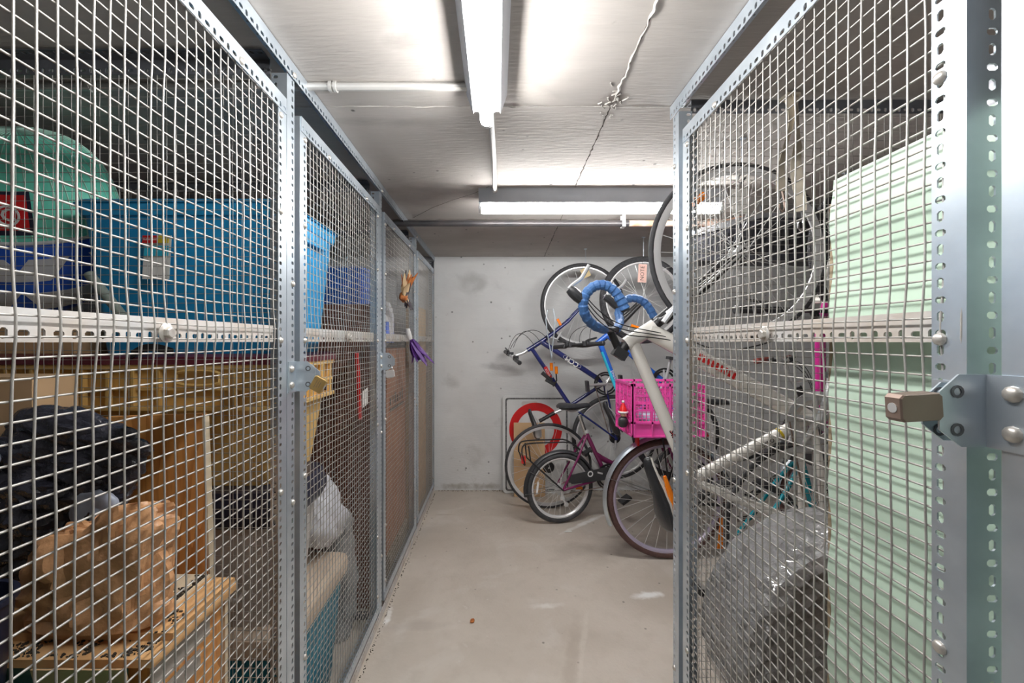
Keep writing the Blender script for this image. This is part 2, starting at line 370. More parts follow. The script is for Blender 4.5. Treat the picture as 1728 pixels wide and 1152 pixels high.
# hairline crack over the aisle
pts = [U(700,365,0) if False else V(((px-CX)/F*((ZC-CH)*F/(CY-py)), (ZC-CH)*F/(CY-py), ZC)) for px, py in ((696,368),(730,350),(762,338),(800,326),(826,314))]
MB().tube(pts, .0012, 4).build('hairline_crack','dirt',ce)
wb = struct(MB().bb((XL-.2,DW+.004,0),(XR+.2,DW+.2,ZC)).build('wall_back','wallpaint',smooth=0))
for z0, z1 in ((0.0,.575),(.575,1.455),(1.455,ZC)):
    for x0, x1 in ((XL,1.22),(1.22,XR)):
        MB().bb((x0+.0008,DW-.001,z0+.0008),(x1-.0008,DW+.004,z1-.0008)).build('wall_panel','wallpaint',wb,smooth=0)
for px, py in ((842,553),(752,480),(1012,703),(836,735)):             # form tie holes
    p = U(px,py,DW); MB().ring(p-V((0,.0015,0)),(0,1,0),[(.006,0),(.012,0),(.011,-.0015),(.007,-.0015)],16).build('tie_hole','wallpaint',wb)
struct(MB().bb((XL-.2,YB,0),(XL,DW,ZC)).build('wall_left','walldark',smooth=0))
struct(MB().bb((XR,YB,0),(XR+.2,DW,ZC)).build('wall_right','wallpaint',smooth=0))
struct(MB().bb((XL-.2,YB-.2,0),(XR+.2,YB,ZC)).build('wall_front','wallpaint',smooth=0))
# debris line at the foot of the back wall
b = MB(); rnd = random.Random(11)
for i in range(260):
    x = rnd.uniform(-.52,1.6); s = rnd.uniform(.002,.007); y = DW-.012-abs(rnd.gauss(0,.006)); b.box((x,y,s*.4),(s*2,s,s*.8), rot('Z',rnd.uniform(0,180)))
o = b.build('floor_debris','concrete_scrap',smooth=0); o['kind'] = 'stuff'; tag(o,'gritty line of crumbs along the foot of the pale back wall','debris')
b = MB()
for i in range(420):
    y = rnd.uniform(.7,3.8); s = rnd.uniform(.001,.003); b.box((LX+.012+abs(rnd.gauss(0,.006)),y,s*.4),(s,s*2,s*.8), rot('Z',rnd.uniform(0,180)))
o = b.build('floor_debris','dirt',smooth=0); o['kind'] = 'stuff'; tag(o,'dark grit along the sill of the mesh locker row','debris')

# ================================================================== LIGHTS AND PIPES
def strip_light(label, c, ax, L):
    c = V(c); ax = V(ax); s = V((ax.y, ax.x, 0)); t = thing('strip_light', label, 'ceiling light', (c.x,c.y,ZC), 'bare tube ceiling lights'); h = L/2
    def prof(e): return [c+ax*e+s*x+V((0,0,z-c.z)) for x, z in ((-.062,ZC),(-.062,ZC-.01),(-.043,ZC-.064),(-.0415,ZC-.066),(-.039,ZC-.06),(.039,ZC-.06),(.0415,ZC-.066),(.043,ZC-.064),(.062,ZC-.01),(.062,ZC))]
    hs = MB().loft([prof(-h), prof(h)]).build('housing','housing_grey',t)
    MB().loft([[c+ax*e+s*x+V((0,0,z-c.z)) for x, z in ((-.034,ZC-.0605),(-.022,ZC-.068),(.022,ZC-.068),(.034,ZC-.0605))] for e in (-h+.01,h-.01)]).build('reflector','white_paint',t)
    zt = ZC-.091
    MB().tube([c+ax*(-h+.012)+V((0,0,zt-c.z)), c+ax*(h-.012)+V((0,0,zt-c.z))], .0195, 20).build('tube','tube',t)
    for e in (-1,1):
        MB().tube([c+ax*(e*(h-.012))+V((0,0,zt-c.z)), c+ax*(e*(h+.002))+V((0,0,zt-c.z))], .0195, 20).build('tube_cap','alu',t)
        p = c+ax*(e*(h-.004)); q = V((abs(ax.x)*.008+abs(s.x)*.03, abs(ax.y)*.008+abs(s.y)*.03, .03)); MB().box((p.x,p.y,ZC-.066),q).build('lampholder','white_paint',t)
        p = c+ax*(e*(h-.05))
    return t
strip_light('fluorescent strip light running lengthwise above the aisle', (-.03,.77,ZC), (0,1,0), 1.10)
strip_light('fluorescent strip light mounted crosswise in front of the bikes', (.53,2.2,ZC), (1,0,0), 1.24)
t = thing('conduit','grey metal conduit joining the lengthwise and crosswise strip lights','conduit',(-.02,1.325,ZC))
MB().tube([(-.022,1.322,ZC-.012),(-.012,1.75,ZC-.012),(-.008,2.145,ZC-.012)],.0105,10).build('pipe_run','conduit',t)
MB().tube([(-.008,2.12,ZC-.012),(-.008,2.146,ZC-.012)],.014,10).build('connector','conduit',t)
t = thing('conduit','grey metal conduit crossing above the mesh lockers from the lengthwise light','conduit',(-.085,1.27,ZC))
MB().tube([(-.085,1.27,ZC-.0125),(XL,1.27,ZC-.0125)],.0115,10).build('pipe_run','conduit',t)
for x in (-.476,-.49,-1.2): MB().ring((x,1.27,ZC-.0125),(1,0,0),[(.0115,-.004),(.016,-.004),(.016,.004),(.0115,.004)],14).build('coupling','conduit',t)
t = thing('ceiling_pipe','black iron pipe with rusty end below the ceiling by the back wall','pipe',(-1.7,2.6,2.056))
MB().tube([(XL,2.6,2.056),(.80,2.6,2.056)],.0185,14).build('pipe_run','pipe_black',t)
MB().tube([(.80,2.6,2.056),(1.28,2.6,2.056)],.0185,14).build('rusty_pipe_run','pipe_rust',t)
for x in (1.16,1.27): MB().tube([(x,2.6,2.056),(x+.06,2.6,2.056)],.026,14).build('coupling','pipe_rust',t)
MB().tube([(1.33,2.6,2.056),(1.40,2.6,2.06),(1.44,2.58,2.07),(1.62,2.55,2.075)],.022,12).build('elbow','pipe_rust',t)
MB().bb((.755,2.578,2.03),(.775,2.581,ZC)).bb((.755,2.578,2.03),(.775,2.622,2.034)).bb((.755,2.619,2.03),(.775,2.622,ZC)).build('strap','white_paint',t,smooth=0)

# ================================================================== SLOTTED ANGLE AND WIRE MESH
def flange(b, p0, ax, L, d, nr, w, t, holes, ph):
    def P(s, c, k): return p0+ax*s+d*c+nr*(t*k)
    hw = .022
    for k in (0,1): b.add([P(0,0,k),P(L,0,k),P(L,w-hw if holes else w,k),P(0,w-hw if holes else w,k)],[(0,1,2,3) if k else (3,2,1,0)])
    b.add([P(0,w,0),P(L,w,0),P(L,w,1),P(0,w,1)],[(0,1,2,3)])
    for s in (0,L): b.add([P(s,0,0),P(s,w,0),P(s,w,1),P(s,0,1)],[(0,1,2,3)])
    if not holes: return
    n = max(1, round(L/.0214)); p = L/n; cc = w-.011
    for i in range(n):
        s0 = i*p; sm = s0+p/2
        hx, hy = (.0070,.0042) if (i+ph) % 2 else (.0044,.0066)
        q = min(hx,hy)*.62
        oc = [(-hx+q,-hy),(hx-q,-hy),(hx,-hy+q),(hx,hy-q),(hx-q,hy),(-hx+q,hy),(-hx,hy-q),(-hx,-hy+q)]
        vs = []
        for k in (0,1):
            vs += [P(s0,w-hw,k),P(s0+p,w-hw,k),P(s0+p,w,k),P(s0,w,k)] + [P(sm+x,cc+y,k) for x, y in oc]
        fs = []
        for k in (0,1):
            o = 12*k
            for j in range(4):
                f1 = (o+j, o+(j+1)%4, o+4+2*j+1, o+4+2*j); f2 = (o+j, o+4+2*j, o+4+(2*j-1)%8)
                fs += [f1, f2] if k else [f1[::-1], f2[::-1]]
        for j in range(8): fs.append((4+j, 4+(j+1)%8, 16+(j+1)%8, 16+j))
        b.add(vs, fs)
def angle(name, m, parent, p0, p1, dA, dB, w=.042, t=.0022, hA=True, hB=True, ph=0):
    p0 = V(p0); p1 = V(p1); ax = p1-p0; L = ax.length; ax.normalize(); dA = V(dA); dB = V(dB); b = MB()
    flange(b, p0, ax, L, dA, dB, w, t, hA, ph); flange(b, p0, ax, L, dB, dA, w, t, hB, ph+1)
    return b.build(name, m, parent, smooth=0, fix=False)
def wires(parent, O, u, lu, v, lv, nr, r=.0017, n=4, pitch=.0254, seed=0, bulge=0, m='wire', amp=.0022, away=None, z0=0):
    O = V(O); u = V(u); v = V(v); nr = V(nr); nu = round(lu/pitch); nv = round(lv/pitch); pu = lu/nu; pv = lv/nv
    def D(i, j):
        p = O+u*(i*pu)+v*(j*pv); d = noise.noise_vector(p*5+V((seed*7.3,0,0)))*amp + noise.noise_vector(p*14+V((0,seed*3.1,0)))*(amp*.35)
        p = p+u*d.x+v*d.y+nr*(d.z*1.2)
        if bulge: p += nr*(bulge*math.exp(-((p.z-1.36)/.045)**2))
        return p
    G = [[D(i,j) for j in range(nv+1)] for i in range(nu+1)]
    cs = [(math.cos(2*math.pi*(k+.5)/n)*r, math.sin(2*math.pi*(k+.5)/n)*r) for k in range(n)]
    vs = []; fs = []
    def wire(pts, side):
        o = len(vs); e = side
        for p in pts:
            for c, s_ in cs: vs.append((p.x+e.x*c+nr.x*s_, p.y+e.y*c+nr.y*s_, p.z+e.z*c+nr.z*s_))
        for a in range(len(pts)-1):
            for k in range(n):
                k2 = (k+1) % n; fs.append((o+a*n+k, o+a*n+k2, o+(a+1)*n+k2, o+(a+1)*n+k))
    for i in range(nu+1): wire([G[i][j]+nr*(r*.9) for j in range(nv+1)], u)
    for j in range(nv+1): wire([G[i][j]-nr*(r*.9) for i in range(nu+1)], v)
    c = O+u*lu/2+v*lv/2
    me = bpy.data.meshes.new('wire_mesh'); me.from_pydata([(x-c.x,y-c.y,z-c.z) for x, y, z in vs], [], fs)
    me.polygons.foreach_set('use_smooth', [True]*len(fs)); me.materials.append(M[m])
    o = link('wire_mesh', me, c, parent); o['kind'] = 'stuff'; return o
_b = {}
def bolt(parent, p, nr, r=.0085, washer=0):
    nr = V(nr); key = (tuple(nr), r, washer)
    if key not in _b:
        b = MB()
        if washer: b.lathe((0,0,0), nr, [(washer,0),(washer,.0015),(washer*.9,.0025)], 20); b.lathe((0,0,0), nr, [(.010,.0025),(.010,.009),(.008,.0105)], 6)
        else: b.lathe((0,0,0), nr, [(r,0),(r*.93,r*.3),(r*.65,r*.6),(r*.2,r*.72)], 10)
        o = b.build('bolt','bolt',parent); _b[key] = o.data; c = V(WL[o.name]); o.location += V(p); WL[o.name] = c+V(p); _b[key, 'c'] = c
        return o
    return link('bolt', _b[key], V(p)+_b[key,'c'], parent)
ZB, ZT = .055, 1.985
def door(side, y0, y1, label, group, n=4, wr=.0017, bulge=.004, blts=True, seed=0, wm='wire'):
    xp = LX if side < 0 else RX; s = V((side,0,0)); out = -s
    t = thing('mesh_gate', label, 'gate', (xp,(y0+y1)/2,ZB), group)
    angle('stile','galv',t,(xp,y0,ZB),(xp,y0,ZT),(0,1,0),s); angle('stile','galv',t,(xp,y1,ZB),(xp,y1,ZT),(0,-1,0),s,ph=1)
    x = xp-side*.0026
    angle('top_rail','galv',t,(x,y0+.004,ZT+.002),(x,y1-.004,ZT+.002),(0,0,-1),s)
    angle('bottom_rail','galv',t,(x,y0+.004,ZB-.002),(x,y1-.004,ZB-.002),(0,0,1),s,ph=1)
    x = xp+side*.0125
    angle('mid_rail','galv_rust',t,(x,y0+.044,1.383),(x,y1-.044,1.383),(0,0,-1),s,hB=False)
    wires(t,(xp+side*.0075,y0+.006,ZB+.006),(0,1,0),y1-y0-.012,(0,0,1),ZT-ZB-.012,out,wr,n,seed=seed,bulge=bulge,m=wm)
    xo = xp-side*.0003
    for z in (.14,.42,.95,1.345,1.68,1.93):
        bolt(t,(xo,y0+.031,z),out); bolt(t,(xo,y1-.031,z),out)
    for f in (.25,.75): bolt(t,(xp-side*.003,y0+(y1-y0)*f,ZT-.03),out)
    for f in (.5,.97) if False else (.5,): bolt(t,(xp+side*.0025,y0+(y1-y0)*f,1.357),out,washer=.017)
    return t
# ---- left row
YBs = [.286,1.193,2.10,3.01]
lf = thing('storage_cage','galvanized slotted angle frame of the long left locker row','storage cage',(LX,2.0,0))
angle('header_rail','galv',lf,(LX+.004,.05,ZC-.002),(LX+.004,DW-.003,ZC-.002),(0,0,-1),(-1,0,0))
angle('sill_rail','galv_rust',lf,(LX+.004,.05,.001),(LX+.004,DW-.003,.001),(0,0,1),(-1,0,0))
for y in YBs:
    angle('post','galv',lf,(LX,y-.043,.003),(LX,y-.043,ZC-.046),(0,1,0),(-1,0,0)); bolt(lf,(LX+.0045,y-.012,ZC-.034),(1,0,0))
    for z in (.3,.9,1.5): bolt(lf,(LX+.0004,y-.012,z),(1,0,0))
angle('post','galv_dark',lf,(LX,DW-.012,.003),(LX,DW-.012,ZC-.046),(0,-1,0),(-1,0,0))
labs = ['mesh locker door in front of the black garbage bag and oak board','mesh locker door with brass padlock in front of the blue storage tote',
        'mesh locker door with orange leaf decoration and purple feathers tied on','mesh locker door in front of the tall tan plywood sheet, beside the back wall']
DL = []
for i, y in enumerate(YBs):
    y1 = (YBs[i+1]-.046) if i < 3 else DW-.06
    DL.append(door(-1,y+.032,y1,labs[i],'left locker doors',n=6 if i == 0 else 4,seed=i,bulge=.005,wr=(.0016,.0013,.0012,.0012)[i]))
def partition(side, y, x0, x1, label, group, m='galv_dark', seed=9):
    t = thing('mesh_partition', label, 'mesh panel', ((x0+x1)/2,y,0), group); a = min(x0,x1); bq = max(x0,x1)
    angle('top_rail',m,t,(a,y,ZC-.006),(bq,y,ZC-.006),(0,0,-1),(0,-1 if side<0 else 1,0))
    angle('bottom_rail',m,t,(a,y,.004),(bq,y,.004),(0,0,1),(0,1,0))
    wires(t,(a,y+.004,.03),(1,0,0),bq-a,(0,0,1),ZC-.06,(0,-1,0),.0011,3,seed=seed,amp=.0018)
    return t
partition(-1,1.157,-.61,XL+.01,'wire mesh partition behind the oak board and black garbage bag','locker partitions',seed=11)
partition(-1,2.064,-.61,XL+.01,'wire mesh partition between the blue storage tote and brown cabinet','locker partitions',seed=12)
partition(-1,2.974,-.61,XL+.01,'wire mesh partition between the brown carton and tan plywood sheet','locker partitions',seed=13)
# ---- right locker
rf = thing('storage_cage','slotted angle frame of the right locker with pale green panel inside','storage cage',(RX,.9,0))
angle('header_rail','galv',rf,(RX-.004,.02,ZC-.002),(RX-.004,1.40,ZC-.002),(0,0,-1),(1,0,0))
angle('sill_rail','galv_rust',rf,(RX-.004,.02,.001),(RX-.004,1.39,.001),(0,0,1),(1,0,0))
angle('post','galv',rf,(RX,1.342,.003),(RX,1.342,ZC-.046),(0,1,0),(1,0,0)); angle('post','galv',rf,(RX,.484,.003),(RX,.484,ZC-.046),(0,-1,0),(1,0,0))
for z in (.3,.9,1.5,1.9): bolt(rf,(RX-.0004,1.373,z),(-1,0,0)); bolt(rf,(RX-.0004,.453,z),(-1,0,0))
DR = door(1,.52,1.312,'mesh locker door in front of the pale green panel and wrapped tyre','right locker doors',n=6,seed=21,bulge=.005,wr=.0015)
partition(1,1.35,.612,XR-.02,'wire mesh partition between the wrapped tyre and the white road bike','right locker partition',seed=14)
# ---- hasps and padlocks
def hasp(parent, x, y, z, out, flangey, zh=.084, px=.056, cut=.02):
    # y: plane of the tongue; flangey: direction in which the fixing flange lies on the post
    b = MB(); e = .0022
    tp = [(0,-zh/2),(px*.55,-zh/2),(px,-zh/2+cut),(px,zh/2-cut),(px*.6,zh/2),(0,zh/2)]
    b.prism([(x+out*a,y,z+c) for a, c in tp],(0,e,0))
    b.prism([(x,y+(e if flangey<0 else 0),z-zh/2),(x,y+flangey*.042,z-zh/2),(x,y+flangey*.042,z+zh/2),(x,y+(e if flangey<0 else 0),z+zh/2)],(out*e,0,0))
    o = b.build('hasp','galv',parent,smooth=0)
    for dz in (-.022,.022):
        bolt(parent,(x+out*(e+.0002),y+flangey*.026,z+dz),(out,0,0),r=.0095)
    for a, c in ((.036,.022),(.036,-.022)):
        MB().ring((x+out*a,y-.0004,z+c),(0,1,0),[(.0045,-.0006),(.0075,-.0006),(.0075,0),(.0045,0)],12).build('slot_rim','galv_dark',o)
    return o
def padlock(label, hole, d, bm, w=.042, h=.036, th=.015, gap=.014):
    hole = V(hole); d = V(d).normalized(); n = V((0,1,0)); sd = d.cross(n).normalized()
    t = thing('padlock', label, 'padlock', tuple(hole+d*(gap+h)), 'padlocks on the locker hasps')
    c = hole+d*(gap+h/2); k = .004
    ol = [(-w/2+k,-h/2),(w/2-k,-h/2),(w/2,-h/2+k),(w/2,h/2-k),(w/2-k,h/2),(-w/2+k,h/2),(-w/2,h/2-k),(-w/2,-h/2+k)]
    b = MB(); r0 = [c+sd*x+d*y for x, y in ol]
    rings = [[c+(p-c)*.93-n*th/2 for p in r0],[p-n*(th/2-.0015) for p in r0],[p+n*(th/2-.0015) for p in r0],[c+(p-c)*.93+n*th/2 for p in r0]]
    bd = b.loft(rings).build('body',bm,t,smooth=20)
    a = w*.3; top = c-d*h/2; pts = [top+sd*a+d*.002, top+sd*a-d*gap*.6]
    for i in range(9):
        q = math.pi*i/8; pts.append(top-d*(gap*.6)+sd*a*math.cos(q)-d*a*.8*math.sin(q))
    pts += [top-sd*a-d*gap*.6, top-sd*a+d*.002]
    MB().tube(pts,.0033,10).build('shackle','chrome',t)
    MB().lathe(c+d*h/2,d,[(.006,0),(.006,.0006)],14).build('keyway','alu',t)
    return t, c, sd, d
for i, y in enumerate(YBs):
    if i == 0: continue
    z = 1.245; hasp(lf,LX+.0003,y+.003,z,1,-1); hasp(DL[i],LX+.0003,y+.033,z-.004,1,1,zh=.07)
t, c, sd, d = padlock('brass padlock hanging on the hasp beside the blue tote', (LX+.036,1.2,1.238),(.88,0,-.48),'brass')
for k in range(3): q = c-V((0,.0081,0))-d*(.006-.006*k); MB().tube([q-sd*(.012-.003*k),q+sd*.012],.0006,4).build('engraved_line','bronze',t)
padlock('silver padlock hanging below the hasp on the purple feather door', (LX+.034,2.108,1.215),(.15,0,-.99),'alu')
padlock('small steel padlock sticking out beside the tan plywood locker', (LX+.036,3.018,1.245),(.99,0,.1),'alu',w=.03,h=.028)
hasp(rf,RX-.0003,.497,1.262,-1,-1); hasp(DR,RX-.0003,.517,1.258,-1,1,zh=.07)
padlock('bronze padlock sticking out of the hasp beside the pale green panel', (RX-.034,.507,1.268),(-.995,0,-.06),'bronze',w=.032,h=.05,th=.022,gap=.018)
# ================================================================== SOFT SHAPES
def blob(c, s, seed, amp=.02, freq=7, e=.75, sub=5, flat=None, crease=1.0, stretch=(1,1,1), lean=(0,0)):
    bm = bmesh.new(); bmesh.ops.create_icosphere(bm, subdivisions=sub, radius=1); c = V(c); s = V(s)*.5; off = V((seed*5.7,seed*2.3,seed*9.1))
    st = V(stretch); vs = []
    for v in bm.verts:
        n = v.co.normalized(); p = V([math.copysign(abs(x)**e, x) for x in n]); q = V((p.x*s.x,p.y*s.y,p.z*s.z))
        k = V((q.x*st.x,q.y*st.y,q.z*st.z))*freq+off
        d, _ = noise.voronoi(k); cr = (d[1]-d[0])*.8
        d2, _ = noise.voronoi(k*2.3+V((3,1,2))); cr2 = (d2[1]-d2[0])*.5
        w = amp*(noise.noise(k*.6)*1.3 + crease*(cr+cr2-.45))
        q = q + n*w; q.x += lean[0]*q.z; q.y += lean[1]*q.z; z = c.z+q.z
        if flat is not None and z < flat: z = flat + (z-flat)*.03
        vs.append(V((c.x+q.x, c.y+q.y, z)))
    fs = [tuple(x.index for x in f.verts) for f in bm.faces]; bm.free()
    return vs, fs
def bag(name, label, cat, m, *a, smooth=40, **k):
    o = MB().add(*blob(*a, **k)).build(name, m, None, smooth=smooth); return tag(o, label, cat)
def tote(t, cx, cy, z0, z1, sx, sy, taper, m, r=.035, rim=None, rimh=.03, rimo=.014, name='body'):
    o = MB().loft([rr(cx,cy,z0,sx-taper,sy-taper,r),rr(cx,cy,z0+.01,sx-taper+.004,sy-taper+.004,r),rr(cx,cy,z1-rimh*.5,sx-.002,sy-.002,r)]).build(name,m,t)
    if rim:
        MB().loft([rr(cx,cy,z1-rimh,sx+rimo,sy+rimo,r),rr(cx,cy,z1-rimh*.2,sx+rimo*2,sy+rimo*2,r),rr(cx,cy,z1,sx+rimo*1.6,sy+rimo*1.6,r)]).build('rim',rim,t)
    return o
def carton(name, label, cat, a, b, m, flaps=True, group=None):
    a = V(a); b = V(b); t = thing(name, label, cat, ((a.x+b.x)/2,(a.y+b.y)/2,a.z), group)
    MB().bb(a,(b.x,b.y,b.z-.004)).build('body',m,t,smooth=0)
    if flaps:
        my = (a.y+b.y)/2
        MB().bb((a.x,a.y,b.z-.004),(b.x,my-.001,b.z)).build('flap',m,t,smooth=0); MB().bb((a.x,my+.001,b.z-.004),(b.x,b.y,b.z)).build('flap',m,t,smooth=0)
    return t
# ================================================================== FIRST LOCKER: wood, bags, cartons
t = thing('wooden_cabinet','low oak cabinet with dirty boards on top under the paper bag','cabinet',(-1.1,.87,0))
MB().bb((-1.62,.77,.003),(-.64,.985,.765)).build('carcass','oak2',t,smooth=0)
MB().bb((-.64,.77,.003),(-.622,.985,.77)).build('side_panel','oak',t,smooth=0)
MB().bb((-.622,.975,.003),(-.616,.985,.77)).build('edge_strip','boardpale',t,smooth=0)
MB().bb((-1.2,.762,.5),(-.66,.77,.765)).build('front_strip','tealbox',t,smooth=0)
MB().bb((-.6215,.77,.71),(-.620,.93,.755)).build('tape_strip','tapeclear',t,smooth=0)
MB().bb((-.6215,.79,.66),(-.620,.90,.70)).build('tape_strip','tapeclear',t,smooth=0)
for nm, a, b2, m in (('oak shelf board lying lowest on the cabinet with dark dirt',(-1.6,.752,.7705),(-.601,.995,.785),'boardtop'),
                 ('second shelf board on the cabinet, set back and sprinkled with soil',(-1.6,.80,.7855),(-.603,.990,.799),'boardtop'),
                 ('pale short board lying on top of the shelf boards',(-1.0,.875,.7995),(-.66,.990,.8065),'boardpale')):
    o = MB().bb(a,b2).build('shelf_board',m,None,smooth=0); tag(o,nm,'board','boards on the oak cabinet')
b = MB(); rnd = random.Random(3)
for i in range(2200):
    y = rnd.uniform(.757,.985); top = .785 if y < .80 else (.799 if y < .875 else .8065)
    x = rnd.triangular(-.92,-.61,-.70); x = min(x, -.665) if y > .87 else x
    if y < .80: x = rnd.uniform(-.9,-.625)
    cl = noise.noise(V((x*22,y*30,3)))
    if cl < .0: continue
    s = rnd.uniform(.0012,.004); b.box((x,y,top+s*.35),(s*1.6,s,s*.7),rot('Z',rnd.uniform(0,180)))
o = b.build('soil_crumbs','dirt',smooth=0); o['kind'] = 'stuff'; tag(o,'dark soil crumbs scattered over the shelf boards','soil')
t = thing('oak_panel','tall oak veneer panel leaning behind the paper bag','wood panel',(-.82,1.05,0))
R = rot('Y',-2.2); 
MB().box((-.812,1.055,.585),(.235,.018,1.155),R).build('panel','oak',t,smooth=0)
MB().box((-.6925,1.055,.583),(.005,.019,1.155),R).build('edge_strip','boardpale',t,smooth=0)
# crumpled paper bag with an open mouth
def paperbag():
    c = V((-.765,.838,.8)); rings = []; N = 72
    key = [(0,.95,.95),(.03,1.02,1.0),(.09,1.04,1.04),(.14,1.0,1.02),(.175,.93,.95),(.19,.80,.80),(.185,.64,.60),(.155,.50,.42),(.12,.40,.30),(.10,.2,.16)]; prof = []
    for a, b in zip(key, key[1:]): prof += [tuple(x+(y-x)*k/4 for x, y in zip(a,b)) for k in range(4)]
    prof.append(key[-1])
    for li, (h, fx, fy) in enumerate(prof):
        ring = []
        for k in range(N):
            a = 2*math.pi*k/N; ca, sa = math.cos(a), math.sin(a)
            x = math.copysign(abs(ca)**.7, ca)*.132*fx; y = math.copysign(abs(sa)**.7, sa)*.062*fy
            q = V((x*13,y*13,h*9)); d, _ = noise.voronoi(q+V((4,2,8))); e, _ = noise.voronoi(q*2.1+V((1,7,3)))
            w = .055*((d[1]-d[0])-.25) + .028*((e[1]-e[0])-.25) + .012*noise.noise(q*.7)
            if li < 3: w *= .3*li
            n = V((ca,sa*.6,.25*(li/len(prof))*2)); up = (.045*(x/.132) + .035*noise.noise(V((x*11,y*11,5))))*min(1,h/.12)
            ring.append(c+V((x+n.x*w, y+n.y*w, max(h+n.z*w+up,0)+.0085)))
        rings.append(ring)
    return MB().loft(rings)
t = thing('paper_bag','crumpled brown paper bag with open mouth standing on the boards','paper bag',(-.765,.838,.808))
MB.build(paperbag(),'bag_body','kraft',t,smooth=28)
MB().add(*blob((-.80,.838,.965),(.13,.06,.06),31,.022,18,sub=5)).build('folded_rim','kraft',t,smooth=28)
MB().add(*blob((-.705,.855,1.0),(.10,.06,.05),33,.02,18,sub=5)).build('folded_rim','kraft',t,smooth=28)
MB().add(*blob((-.712,.845,1.005),(.035,.025,.02),35,.008,20,sub=3)).build('red_wrapper','red',t,smooth=28)
t = thing('garbage_bag','glossy black plastic garbage bag heaped behind the paper bag','garbage bag',(-1.05,.92,.80))
MB().add(*blob((-1.04,.955,.975),(.42,.08,.35),3,.045,9,flat=.8075,sub=6,stretch=(.9,1,1.9))).build('bag_body','bagblack',t,smooth=24)
MB().add(*blob((-.925,.955,1.105),(.32,.07,.15),8,.03,12,sub=5,e=.95,lean=(-.5,0),stretch=(.7,1,1.9))).build('bag_neck','bagblack',t,smooth=24)
bag('plastic_bag','pale blue plastic bag crumpled between black bag and paper bag','plastic bag','bagblue',(-.865,.925,.92),(.12,.035,.20),5,.014,16,flat=.8075)
bag('plastic_bag','whitish blue plastic bag end lying on top of the black bag','plastic bag','bagblue',(-1.10,.90,1.09),(.12,.05,.06),6,.012,16)
carton('cardboard_box','tall brown cardboard box with torn edge behind the black bag','cardboard box',(-1.52,1.012,.003),(-1.095,1.125,1.262),'cardboard',False)
t = thing('green_carton','dark green cardboard carton with taped flap below the paper bag','carton',(-.69,.67,0))
MB().bb((-.80,.60,.003),(-.622,.735,.75)).build('body','greenbox',t,smooth=0)
MB().sheet([[V((-.79+.16*i/6, .735-.004*j, .75+.018*j+.006*noise.noise(V((i*.8,j,2))))) for j in range(3)] for i in range(7)],.003).build('flap','cardboard',t)
MB().bb((-.68,.598,.58),(-.63,.60,.74)).build('tape_strip','tapeclear',t,smooth=0)
carton('beige_carton','flat beige carton beside the dark green carton','carton',(-1.15,.58,.003),(-.81,.745,.745),'boardpale')
t = thing('plastic_bin','small dark purple plastic bin beside the paper bag','bin',(-.865,.675,.746))
MB().lathe((-.865,.675,.746),(0,0,1),[(.058,0),(.062,.03),(.074,.17),(.079,.172),(.079,.18),(.071,.18),(.06,.03),(.01,.025)],28).build('body','navyplastic',t)
# ================================================================== SECOND LOCKER: totes and bags
t = thing('storage_tote','big bright blue plastic storage tote with printed label','storage tote',(-.92,1.455,1.305))
tote(t,-.925,1.455,1.3055,1.745,.60,.40,.075,'tote_blue',rim='tote_rim',rimh=.035,rimo=.012)
MB().loft([rr(-.925,1.455,1.745,.635,.435,.035),rr(-.925,1.455,1.757,.61,.41,.035)]).build('lid','tote_rim',t)
MB().bb((-.625,1.36,1.665),(-.612,1.55,1.70)).build('handle','tote_rim',t,smooth=0)
lc = U(261,433,1.236); ly = 1.2405; tl = rot('X',-4)
lb = MB().box((lc.x,ly+.004,lc.z),(.078,.0012,.128),tl).build('label','paper',t,smooth=0)
MB().box((lc.x-.016,ly-.0012,lc.z+.051),(.044,.0012,.022),tl).build('red_field','red',lb,smooth=0); MB().box((lc.x+.023,ly-.0012,lc.z+.051),(.030,.0012,.022),tl).build('yellow_field','yellow',lb,smooth=0)
textm('Rubbermaid',.0078,'lettering','text_white',lb,V((lc.x-.016,ly-.0022,lc.z+.0505)),(1,0,0),(0,0,1),.0002)
for dx, dz in ((-.018,.018),(.019,.018),(-.018,-.016),(.019,-.016)): MB().box((lc.x+dx,ly+.002+dz*-.06,lc.z+dz),(.033,.0012,.03),tl).build('pictogram','cyan',lb,smooth=0)
t = thing('storage_tote','large tan plastic storage box with maroon lid under the blue tote','storage tote',(-1.1,1.46,.905))
tote(t,-1.115,1.455,.906,1.275,.96,.41,.10,'tote_tan',r=.04)
for z, h, o in ((1.268,.014,.03),(1.205,.008,.02),(1.148,.010,.03)): MB().loft([rr(-1.115,1.455,z-h/2,.96+o,.41+o,.04),rr(-1.115,1.455,z+h/2,.96+o,.41+o,.04)]).build('rim_band','tote_tan',t)
for i in range(13):
    x = -1.56+i*.073
    if abs(x+.86) > .05: MB().bb((x-.004,1.236,1.15),(x+.004,1.252,1.268)).build('rib','tote_tan',t,smooth=0)
for i in range(5): MB().bb((-.638,1.29+i*.08,1.15),(-.622,1.298+i*.08,1.268)).build('rib','tote_tan',t,smooth=0)
hp = [V((-.86+.062*math.copysign(min(1,abs(1.35*math.cos(a))),math.cos(a)),1.236,1.237+.022*math.sin(a))) for a in [2*math.pi*k/28 for k in range(29)]]
MB().tube(hp,.005,6,cap=False).build('handle_ring','tote_tan',t)
MB().loft([rr(-1.115,1.455,1.2755,1.0,.45,.04),rr(-1.115,1.455,1.297,1.0,.45,.04),rr(-1.115,1.455,1.305,.95,.40,.04)]).build('lid','maroon',t)
t = thing('waste_bin','grey plastic bin with navy rim under the tan storage box','bin',(-.76,1.4,.487))
tote(t,-.762,1.40,.4875,.86,.27,.30,.07,'greyplastic',r=.06)
